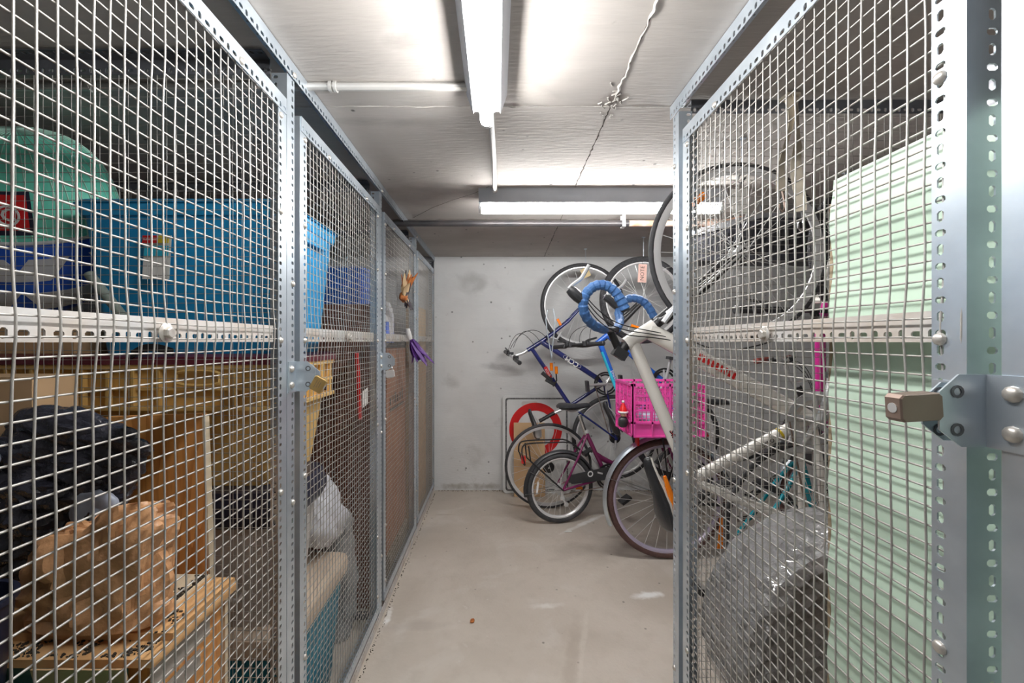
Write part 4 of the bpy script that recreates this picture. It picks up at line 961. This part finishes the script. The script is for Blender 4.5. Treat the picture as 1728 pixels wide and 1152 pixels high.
up = (J['sc']-J['bb']).normalized(); MB().tube([J['sc'],pl(1048,727)],.0135,10).build('seatpost','cable',t)
saddle(t,pl(1030,706),pl(1017,678)-pl(1041,731),up,W=.16); crank(t,J['bb'],n,V((.2,0,1)),'cable')
pn, pf_ = U(1006,580,2.98), U(946,585,3.26); lat = (pn-pf_).normalized(); bc = (pn+pf_)/2
MB().tube([J['ht'],bc],.016,10).build('stem','blackplastic',t); flatbar(t,bc,lat,(J['fh']-J['rh']).normalized(),up,.24,bar='cable',big=1.3)
for k in range(3): p, q = bc+lat*(.12-.1*k)+V((0,0,.02)),pl(1028,566)+n*.02; MB().tube(bez(p,p+V((-.02,0,.12)),q+V((-.08,0,.14)),q),.0024,5).build('brake_cable','cable',t)
MB().box(pl(1070,552)+n*.045,(.075,.012,.02),rot('Y',18)).build('reflector','orange',t,smooth=0)
# ---------------------------------------------------------------- white road bike with blue drop bars
pl = plane(1.62)
J = jn(pl,fh=(1245,425),hb=(1104,550),ht=(1056,581),bb=(1364,706),sc=(1166,810),rh=(1372,892)); n = orient(J); f = (J['ht']-J['hb']).normalized()
t = newbike('white road bicycle with blue taped drop handlebars hung by the front wheel', J, HU)
wheel(t,'front_wheel',J['fh'],n,.338,.0105,rd=.03,nsp=28); wheel(t,'rear_wheel',J['rh'],n,.338,.0105,rd=.03,cass=1)
fr = frame_tubes(t,J,n,'white_gloss',rt=.023,rd=.032,rs=.022,stay=.012,hr=.027); fork(t,J,n,'cable',r=.014,bow=.02,w=.045)
MB().tube([J['fh'].lerp(J['hb'],.02)+n*.062,J['fh'].lerp(J['hb'],.6)+n*.062],.0045,6).build('fork_glint','alu',t)  # silver line paints the light caught along the dark fork leg
a, c = J['ht'].lerp(J['hb'],.78), J['bb']; dd = (c-a).normalized()
for i in range(9):
    p = a.lerp(c,.30+.026*i)+n*.0325; MB().box(p,(.0105,.0012,.026),rot('Y',24)).build('red_letter','red',t,smooth=0)
a2, c2 = J['ht'].lerp(J['hb'],.22), J['sc']; d2 = (c2-a2).normalized()
textm('SIRRUS',.034,'lettering','text_black',t,a2.lerp(c2,.72)+n*.0236,d2,n.cross(d2),.0005); textm('SIRRUS',.034,'lettering','red',t,a2.lerp(c2,.722)+n*.023+V((.0035,0,-.002)),d2,n.cross(d2),.0004)
a3, c3 = J['sc'], J['bb']; d3 = (c3-a3).normalized(); textm('CYLO',.022,'lettering','text_black',t,a3.lerp(c3,.62)+n*.0228,d3,n.cross(d3),.0005)
MB().tube([a3.lerp(c3,.74),a3.lerp(c3,.76)],.0226,14).build('seat_tube_band','yellow',t)
up = (J['sc']-J['bb']).normalized(); MB().tube([J['sc'],pl(1131,836)],.0138,10).build('seatpost','cable',t)
saddle(t,pl(1108,834),pl(1079,766)-pl(1121,890),up,L=.29,W=.145,sub='white_gloss')
MB().tube([pl(1118,800)+n*.02,pl(1126,830)+n*.03,pl(1129,872)+n*.035],[.006,.013,.010],8).build('saddle_insert','orange',t)
crank(t,J['bb'],n,pl(1384,612)-J['bb'],'alu',r=.108); chain(t,J,n,.1,.04); derailleur(t,J,n)
MB().ring(J['bb']+n*.03,n,[(.06,-.002),(.095,-.002),(.095,.002),(.06,.002)],40).build('chain_guard','galv_rust',t)
# stem, drop bars, hoods
MB().tube([J['ht'],pl(1046,596)],.0195,14).build('stem_cap','cable',t); MB().box(pl(1046,596),(.05,.044,.036),rot('Y',32)).build('stem','blackplastic',t,smooth=0)
MB().tube([pl(1046,594),pl(1029,556)],.0145,12).build('stem_arm','cable',t)
clp = pl(1030,557); near = [U(1021,556,1.55),U(1003,549,1.49),U(989,534,1.455),U(984,514,1.44),U(989,496,1.435),U(1003,483,1.43),U(1020,481,1.43),U(1036,490,1.43),U(1047,506,1.43),U(1055,522,1.43)]
far = [U(1040,556,1.68),U(1046,543,1.74),U(1044,526,1.79),U(1050,510,1.82),U(1066,503,1.83),U(1083,507,1.83),U(1095,519,1.83),U(1104,535,1.83)]
hb_ = MB().tube([near[0],clp,far[0]],.013,10).build('handlebar','cable',t)
def smoothp(P, k=4):
    out = []
    for i in range(len(P)-1):
        p0, p1, p2, p3 = P[max(i-1,0)], P[i], P[i+1], P[min(i+2,len(P)-1)]
        for j in range(k):
            s = j/k; out.append(.5*((2*p1)+(p2-p0)*s+(2*p0-5*p1+4*p2-p3)*s*s+(3*p1-p0-3*p2+p3)*s**3))
    return out+[P[-1]]
for P in (near,far):
    S = smoothp(P,8); MB().tube(S,[(.0155,.0163,.0171,.0178)[i%4] for i in range(len(S))],14).build('bar_tape','tape_blue',hb_,smooth=22)
    MB().tube([S[-1],S[-1]+(S[-1]-S[-2]).normalized()*.006],.0145,12).build('bar_plug','cable',hb_)
def hood(px, Y, s=1.0):
    h = [U(*px[i],Y) for i in range(len(px))]; MB().tube(h[:4],[.017*s,.020*s,.019*s,.014*s],10).build('brake_hood','blackplastic',hb_)
    MB().tube(smoothp(h[3:]),.0068*s,8).build('brake_lever','alu',hb_)
hood([(984,508),(975,500),(966,492),(960,487),(968,479),(980,470),(988,458),(994,447)],1.44)
hood([(1046,520),(1038,513),(1030,506),(1020,500),(1030,495),(1043,487),(1052,480),(1057,472)],1.80,.95)
for k in range(3):
    p, q = U(990-4*k,502,1.45),pl(1110+8*k,562+6*k)+n*.03; MB().tube(bez(p,p+V((.10,.05,-.10-.03*k)),q+V((-.14,0,.03)),q,18),.0019,5).build('brake_cable','cable',t)
q0, q1 = pl(1160,573)+n*.03, pl(1330,560)+n*.03; MB().tube(bez(q0,q0+V((.1,0,-.07)),q1+V((-.12,0,-.06)),q1,18),.0026,5).build('brake_cable','cable',t)
MB().tube([pl(1120,530)+n*.04,pl(1128,520)+n*.06,pl(1110,545)+n*.055],.011,8).build('brake_caliper','alu',t)
MB().tube([pl(1165,347)+n*.02,pl(1184,332)+n*.02],.0155,6).build('reflector','orange',t)
# ---------------------------------------------------------------- plum folding bike with small wheels
pl = plane(3.18,945,12)
J = jn(pl,rh=(945,814),sc=(989,733),bb=(1022,801),ht=(1108,706),hb=(1120,745),fh=(1146,803)); n = orient(J)
z0 = .262; 
for k in ('rh','fh'): J[k].z = z0
t = newbike('plum purple small wheeled bicycle with black rear rack on the floor', J, FLO)
wheel(t,'front_wheel',J['fh'],n,.26,.022,rd=.02); wheel(t,'rear_wheel',J['rh'],n,.26,.022,rd=.02,cass=1)
def ex(b):
    b.tube([J['sc'].lerp(J['bb'],.45),pl(1015,772),pl(1034,782),pl(1062,768),pl(1092,742),J['ht'].lerp(J['hb'],.55)],[.016,.019,.021,.021,.019,.017],12)
    b.tube([J['sc'].lerp(J['bb'],.55)+n*.0,pl(1022,778),pl(1036,786)],.014,10)
b = MB(); b.tube([J['ht'],J['hb']],.0185,14); b.tube([J['sc']+V((0,0,.015)),J['bb']],.0165,12); b.tube([J['bb']-n*.034,J['bb']+n*.034],.021,14); ex(b)
for s in (1,-1):
    h = J['rh']+n*(s*.062); b.tube([J['sc']+n*(s*.016),J['sc'].lerp(J['rh'],.4)+n*(s*.05),h],.0085,8); b.tube([J['bb']+n*(s*.02),J['bb'].lerp(J['rh'],.35)+n*(s*.05),h],.0095,8)
b.build('frame','plum',t,smooth=50); fork(t,J,n,'plum',r=.012,bow=.03)
textm('SCHWINN',.036,'lettering','text_white',t,pl(1067,766)+n*.0225,pl(1085,750)-pl(1050,778),V((0,0,1)),.0006)
MB().tube([J['sc'],pl(978,700)],.0138,12).build('seatpost','chrome',t); MB().tube([J['sc']+V((0,0,.012)),J['sc']+V((0,0,.035))],.02,12).build('seat_clamp','alu',t)
saddle(t,pl(969,684),pl(1000,680)-pl(945,684),V((0,0,1)),W=.18); crank(t,J['bb'],n,V((.6,0,-1)),'cable')
cg = [pl(952,806),pl(960,797),pl(1024,783),pl(1036,790),pl(1034,803),pl(960,812)]
o = MB().prism([p+n*.052 for p in cg],n*.012).build('chain_guard','blackplastic',t,smooth=0); MB().ring(pl(990,795)+n*.066,n,[(.014,-.001),(.022,-.001),(.022,.001),(.014,.001)],20).build('badge_ring','text_white',o)
MB().box(pl(1004,793)+n*.065,(.06,.002,.012),rot('Y',14)).build('badge_bar','alu',o,smooth=0)
fender(t,'rear_fender',J['rh'],n,.275,V((1,0,0)),25,190,'blackplastic',.024,(150,185) if n.y < 0 else (150,185))
rk = [pl(895,806)+n*.05,pl(906,772),pl(880,752),pl(888,744),pl(958,744),pl(970,752),pl(978,758)]
for s in (1,-1):
    o = n*(s*.045); MB().tube(smoothp([pl(878,765)+o,pl(879,752)+o,pl(889,746)+o,pl(930,744)+o,pl(960,745)+o,pl(982,762)+o*.4]),.0055,8).build('rack_rail','cable',t)
    MB().tube([J['rh']+n*(s*.068),pl(892,775)+n*(s*.055),pl(889,750)+o],.0055,8).build('rack_leg','cable',t)
MB().tube(smoothp([pl(879,765)+n*.045,pl(884,782)+n*.03,pl(884,782)-n*.03,pl(879,765)-n*.045]),.005,8).build('rack_loop','cable',t); MB().box(pl(882,774)+n*.02,(.03,.03,.05)).build('tail_reflector','red',t,smooth=0)
MB().box(pl(906,822)+n*.014,(.014,.006,.085),rot('Y',8)).build('spoke_reflector','text_white',t,smooth=0); MB().box(pl(976,822)+n*.014,(.05,.006,.02)).build('spoke_reflector','orange',t,smooth=0)
derailleur(t,J,n); chain(t,J,n,.07,.04); flatbar(t,pl(1098,682),n,V((1,0,0)),V((0,0,1)),.13,gl=.07); MB().tube([J['ht'],pl(1098,682)],.014,10).build('stem','alu',t)
# ---------------------------------------------------------------- city bike with brown tyres
pl = plane(2.66)
J = jn(pl,rh=(1125,832),sc=(1176,704),bb=(1247,850),ht=(1347,652),hb=(1364,702),fh=(1412,832)); n = orient(J)
for k in ('rh','fh'): J[k].z = .372
t = newbike('city bicycle with brown tyres and silver fender carrying the pink crate', J, FLO)
wheel(t,'front_wheel',J['fh'],n,.37,.021,'brown_tyre','lilac_rim',rd=.022); wheel(t,'rear_wheel',J['rh'],n,.37,.021,'brown_tyre','lilac_rim',rd=.022,cass=2)
b = MB(); b.tube([J['ht'],J['hb']],.019,14); b.tube([J['sc'],J['bb']],.017,12); b.tube([J['bb']-n*.034,J['bb']+n*.034],.021,14)
b.tube([J['ht'].lerp(J['hb'],.3),pl(1300,760),pl(1215,785)],.015,12); b.tube([J['ht'].lerp(J['hb'],.85),pl(1318,800),J['bb']],.018,12)
for s in (1,-1):
    h = J['rh']+n*(s*.064); b.tube([J['sc'].lerp(J['bb'],.1)+n*(s*.016),J['sc'].lerp(J['rh'],.4)+n*(s*.05),h],.008,8); b.tube([J['bb']+n*(s*.02),J['bb'].lerp(J['rh'],.35)+n*(s*.05),h],.0095,8)
b.build('frame','cable',t,smooth=50); MB().tube([J['sc'].lerp(J['bb'],.22),J['sc'].lerp(J['bb'],.48)],.0178,12).build('frame_panel','vinyl_white',t); MB().tube([J['sc'],J['sc'].lerp(J['bb'],.22)],.0178,12).build('frame_panel','red',t); MB().tube([J['sc'].lerp(J['bb'],.48),J['sc'].lerp(J['bb'],.6)],.0178,12).build('frame_panel','red',t); fork(t,J,n,'cable',r=.012,bow=.05)
MB().tube([J['sc'],pl(1180,690)],.0138,10).build('seatpost','cable',t); saddle(t,pl(1194,676),V((1,0,-.04)),V((0,0,1)),L=.27,W=.2); crank(t,J['bb'],n,V((.7,0,-.7)),'cable'); derailleur(t,J,n); chain(t,J,n)
fender(t,'rear_fender',J['rh'],n,.392,V((1,0,0)),20,205,'galv',.028,(160,) ); fender(t,'front_fender',J['fh'],n,.392,V((1,0,0)),30,170,'galv',.028)
MB().tube([J['ht'],pl(1341,650),pl(1327,622),pl(1322,606)],[.013,.013,.014,.017],12).build('stem','alu',t)
lat = Matrix.Rotation(math.radians(-48),3,'Z') @ n; flatbar(t,pl(1325,612),lat,V((.8,0,.1)),V((0,0,1)),.30,.03,grip='brown_grip',bar='alu',back=.12)
for k in range(3): p, q = pl(1322,612)+lat*(.15-.12*k),pl(1362,690)+n*.03; MB().tube(bez(p,p+V((.12,0,.05)),q+V((.06,0,.14)),q),.0024,5).build('brake_cable','cable',t)
zr = .372+.392+.012
for s in (1,-1): MB().tube([J['rh']+n*(s*.07),V((J['rh'].x-.05,J['rh'].y,zr))+n*(s*.06),V((J['rh'].x-.18,J['rh'].y,zr+.002))+n*(s*.06),V((J['rh'].x+.20,J['rh'].y,zr+.002))+n*(s*.06),J['sc'].lerp(J['bb'],.25)+n*(s*.01)],.005,8).build('rack_rail','cable',t)
for k in range(4): MB().tube([V((J['rh'].x-.17+.11*k,J['rh'].y,zr+.002))-n*.06,V((J['rh'].x-.17+.11*k,J['rh'].y,zr+.002))+n*.06],.0045,6).build('rack_bar','cable',t)
MB().box((J['rh'].x-.19,J['rh'].y-.02,zr-.04),(.012,.05,.06)).build('tail_reflector','red',t,smooth=0)
# pink crate on the rack
X0, X1, Y0, Y1, Z0, Z1 = .795,1.215,2.50,2.83,zr+.009,zr+.009+.31
t = thing('milk_crate','bright pink plastic lattice crate on the rear rack of the city bicycle','crate',((X0+X1)/2,(Y0+Y1)/2,Z0))
MB().bb((X0+.01,Y0+.01,Z0),(X1-.01,Y1-.01,Z0+.006)).build('base','pink',t,smooth=0)
def cw(nm, a, b, nz):      # one lattice wall from a to b
    d = (b-a); L = d.length; d.normalize(); w = MB(); o = V(nz)
    def bar(s0, s1, z0, z1, th=.006, off=0): 
        p = a+d*s0+o*off; q = a+d*s1+o*(off+th); w.bb((min(p.x,q.x),min(p.y,q.y),z0),(max(p.x,q.x),max(p.y,q.y),z1))
    bar(0,L,Z0,Z0+.085,.004); bar(0,L,Z0,Z0+.010,.010); bar(0,L,Z0+.078,Z0+.090,.012); bar(0,L,Z1-.014,Z1,.012); bar(0,L,Z1-.075,Z1-.062,.008); bar(0,L,Z0+.15,Z0+.162,.009)
    for k in range(13):
        z = Z0+.09+k*.0172; bar(0,L,z,z+.0032,.005)
    m = int(L/.0235)
    for k in range(m+1):
        s = (L-.006)*k/m; bar(s,s+.0042,Z0+.085,Z1,.0065)
    for k in range(5):
        s = (L-.01)*k/4; bar(s,s+.010,Z0,Z1,.012)
    w.build(nm,'pink',t,smooth=0)
cw('lattice_wall',V((X0,Y0,0)),V((X1,Y0,0)),(0,-1,0)); cw('lattice_wall',V((X0,Y1,0)),V((X1,Y1,0)),(0,-1,0)); cw('lattice_wall',V((X0,Y0,0)),V((X0,Y1,0)),(-1,0,0)); cw('lattice_wall',V((X1,Y0,0)),V((X1,Y1,0)),(-1,0,0))
tag(MB().add(*blob((.95,2.66,Z0+.075),(.16,.14,.12),51,.012,14,sub=4,flat=Z0+.0075)).build('crumpled_bag','bagblue',None),'pale blue crumpled bag lying inside the pink crate','plastic bag')
tag(MB().add(*blob((1.10,2.66,Z0+.065),(.12,.14,.10),52,.012,14,sub=4,flat=Z0+.0075)).build('crumpled_bag','bagwhite',None),'white crumpled bag lying inside the pink crate','plastic bag')
t = thing('santa_figure','small plush figure with red hat tied to the pink crate','toy',(X0-.03,Y0+.08,Z0+.06))
fc_ = V((X0-.038,Y0+.07,Z0+.075)); MB().add(*blob(fc_,(.055,.05,.07),61,.004,20,sub=3)).build('body','blackplastic',t); MB().add(*blob(fc_+V((0,-.004,.048)),(.038,.036,.034),62,.002,20,sub=3)).build('head','skin',t)
MB().lathe(fc_+V((0,0,.058)),(0,0,1),[(.026,0),(.022,.02),(.012,.045),(.004,.06)],14).build('hat','red',t); MB().torus(fc_+V((0,0,.060)),(0,0,1),.024,.007,16,6).build('hat_brim','text_white',t); MB().add(*blob(fc_+V((0,0,.122)),(.018,.018,.018),63,.001,20,sub=2)).build('pompom','text_white',t)
# ---------------------------------------------------------------- loose wheel behind the plum bike
wc_ = V(U(925,785,3.43)); wn = V((0,-1,-.07)).normalized(); wc_.z = .3495
t = thing('spare_wheel','loose thin tyred bicycle wheel leaning between plum bicycle and white sign','bicycle wheel',(wc_.x,wc_.y,0))
wheel(t,'wheel_rim',wc_,wn,.348,.013,rd=.024,cass=2)
# ---------------------------------------------------------------- teal bike behind the wrapped tyre
pl = plane(2.14)
J = jn(pl,rh=(1252,918),sc=(1350,772),bb=(1388,915),ht=(1478,748),hb=(1486,778),fh=(1522,918)); n = orient(J)
for k in ('rh','fh'): J[k].z = .337
t = newbike('teal bicycle on the floor beyond the plastic wrapped tyre', J, FLO)
wheel(t,'front_wheel',J['fh'],n,.335,.022,'knob'); wheel(t,'rear_wheel',J['rh'],n,.335,.022,'knob',cass=2); frame_tubes(t,J,n,'teal',rt=.016,rd=.02,rs=.018,stay=.0105); fork(t,J,n,'teal',r=.013)
MB().tube([J['sc'],pl(1342,748)],.0135,10).build('seatpost','alu',t); saddle(t,pl(1340,742),V((1,0,0)),V((0,0,1))); crank(t,J['bb'],n,V((1,0,.3)),'cable'); chain(t,J,n); derailleur(t,J,n)
MB().tube([J['ht'],pl(1486,728)],.014,10).build('stem','cable',t); flatbar(t,pl(1486,728),n,V((1,0,0)),V((0,0,1)),.25,bar='cable')
MB().sheet([[pl(1218-3*(k/3)**1.5+9*i,868+13*k)+n*.035 for i in range(-1,1)] for k in range(5)],.004).build('spoke_reflector','orange',t,smooth=60)
# ---------------------------------------------------------------- magenta bike hung behind the green panel
def hp(s, z): return V((1.36,1.84,0))+V((.90,.43,0)).normalized()*s+V((0,0,z))
J = dict(fh=hp(.25,1.735),hb=hp(.09,1.50),ht=hp(.03,1.43),bb=hp(.40,1.16),sc=hp(.05,.98),rh=hp(.46,.78)); n = orient(J); f = (J['ht']-J['hb']).normalized()
t = newbike('magenta bicycle hung by its front wheel behind the pale green panel', J, HU)
wheel(t,'front_wheel',J['fh'],n,.28,.02,'knob'); wheel(t,'rear_wheel',J['rh'],n,.28,.02,'knob',cass=2); frame_tubes(t,J,n,'magenta',rt=.02,rd=.022); fork(t,J,n,'white_gloss',r=.013)
MB().tube([J['sc'],hp(.005,.95)],.0135,10).build('seatpost','alu',t); saddle(t,hp(-.015,.94),V((0,0,1)),V((-1,0,0))); crank(t,J['bb'],n,V((0,0,1)),'cable'); chain(t,J,n)
bc = hp(-.01,1.475); MB().tube([J['ht'],bc],.015,10).build('stem','cable',t); flatbar(t,bc,V((-.98,-.12,0)),V((0,0,1)),V((-1,0,0)),.36,bar='cable')
# ---------------------------------------------------------------- hooks and tags
def hook(label, top, low, y): 
    t = thing('ceiling_hook', label, 'hook', (top.x,y,ZC-.002), 'ceiling hooks for the hung bicycles')
    MB().tube([V((top.x,y,ZC)),V((top.x,y,low.z+.03))],.0022,6).build('hook_rod','galv',t)
    MB().tube(smoothp([V((low.x,y,low.z+.03)),V((low.x,y+.022,low.z+.015)),V((low.x,y+.02,low.z-.006)),V((low.x,y,low.z-.012)),V((low.x,y-.022,low.z-.002))]),.0035,6).build('hook_bend','cable',t)
    MB().bb((top.x-.012,y-.012,ZC-.003),(top.x+.012,y+.012,ZC)).build('hook_plate','galv',t,smooth=0)
w1 = U(988,440,3.55); hook('wire hook holding the front wheel of the navy bicycle',w1,V((w1.x,0,w1.z-.06)),3.55)
w2 = U(1086,434,3.15); hook('wire hook holding the front wheel of the blue and cyan bicycle',w2,V((w2.x,0,w2.z-.06)),3.15)
w3 = U(1252,278,1.62); hook('black hook holding the front wheel of the white road bicycle',w3,V((w3.x,0,w3.z-.055)),1.62)
w4 = hp(.25,1.99); hook('wire hook holding the front wheel of the magenta bicycle',w4,V((w4.x,0,w4.z-.06)),w4.y)
def ptag(label, c, w, h, a, m, txt):
    c = V(c); t = thing('paper_tag', label, 'tag', tuple(c), 'paper tags on the hung bicycles'); R = rot('Y',a)
    MB().box(c,(w,.0015,h),R).build('card',m,t,smooth=0); MB().tube([c+R@V((0,0,h/2-.004)),c+R@V((0,.03,h/2+.04))],.0012,4).build('string','cable',t)
    if txt: textm(txt,h*.3,'lettering','text_black',t,c-V((0,.0012,0)),R@V((0,0,1)),R@V((-1,0,0)),.0003)
ptag('yellowish paper tag hanging on the navy bicycle wheel',U(988,460,3.45),.065,.075,-25,'tag_yellow','')
ptag('pinkish paper tag hanging on the blue bicycle wheel',U(1084,461,3.06),.06,.13,3,'tag_pink','NOTE')
ptag('large white paper tag hanging on the white road bicycle wheel',U(1249,340,1.56),.058,.092,-2,'paper','')
# ================================================================== SIGN AND FLOOR BITS
t = thing('sign_board','white sign board with red ring leaning against the back wall','sign',(.33,3.83,0)); tl = rot('X',-3.5); sy = 3.815
sc0 = V((.355,sy,.432)); sw, sh = .60,.86
def sp_(x, z, o=0): return sc0+tl@V((x,-o,z))
def rrp(w, h, r, o): return [sp_(p.x,p.y,o) for p in rr(0,0,0,w,h,r,5)]
MB().prism(rrp(sw,sh,.035,0),tl@V((0,.014,0))).build('board','signwhite',t,smooth=30)
b = MB(); i0 = rrp(sw-.045,sh-.045,.025,.0016); i1 = rrp(sw-.072,sh-.072,.02,.0016); k = len(i0)
b.add(i0+i1,[(a,(a+1)%k,k+(a+1)%k,k+a) for a in range(k)]); b.build('border','signblack',t,smooth=0)
cc = sp_(-.008,.13,.002); nn = tl@V((0,-1,0)); MB().ring(cc,nn,[(.165,0),(.235,0),(.235,.0012),(.165,.0012)],56).build('red_ring','red',t)
hs = [sp_(x,z,.0018) for x, z in [(-.06+.052*math.copysign(1,math.cos(a))+.022*math.cos(a),.355+.022*math.sin(a)) for a in [2*math.pi*q/20 for q in range(20)]]]
MB().prism(hs,tl@V((0,-.001,0))).build('handle_slot','greyplastic',t,smooth=0)
t = thing('cardboard_sheet','brown cardboard sheet leaning on the white sign board','cardboard',(.28,3.7,0))
MB().box((.285,3.735,.318),(.27,.012,.63),rot('X',-4.5)).build('sheet','cardboard',t,smooth=0)
o = MB().add(*blob(U(797,1048,2.06)+V((0,0,.0)),(.022,.03,.008),71,.003,60,sub=3)).build('dry_leaf','leaf_orange'); o.location.z = .005; tag(o,'small dry orange leaf lying on the aisle floor','leaf')
o = MB().add(*blob((.505,3.03,.004),(.055,.02,.006),72,.003,60,sub=3)).build('paper_scrap','paper'); o.location.z = .0045; tag(o,'small white paper scrap on the floor by the plum bicycle','paper scrap')
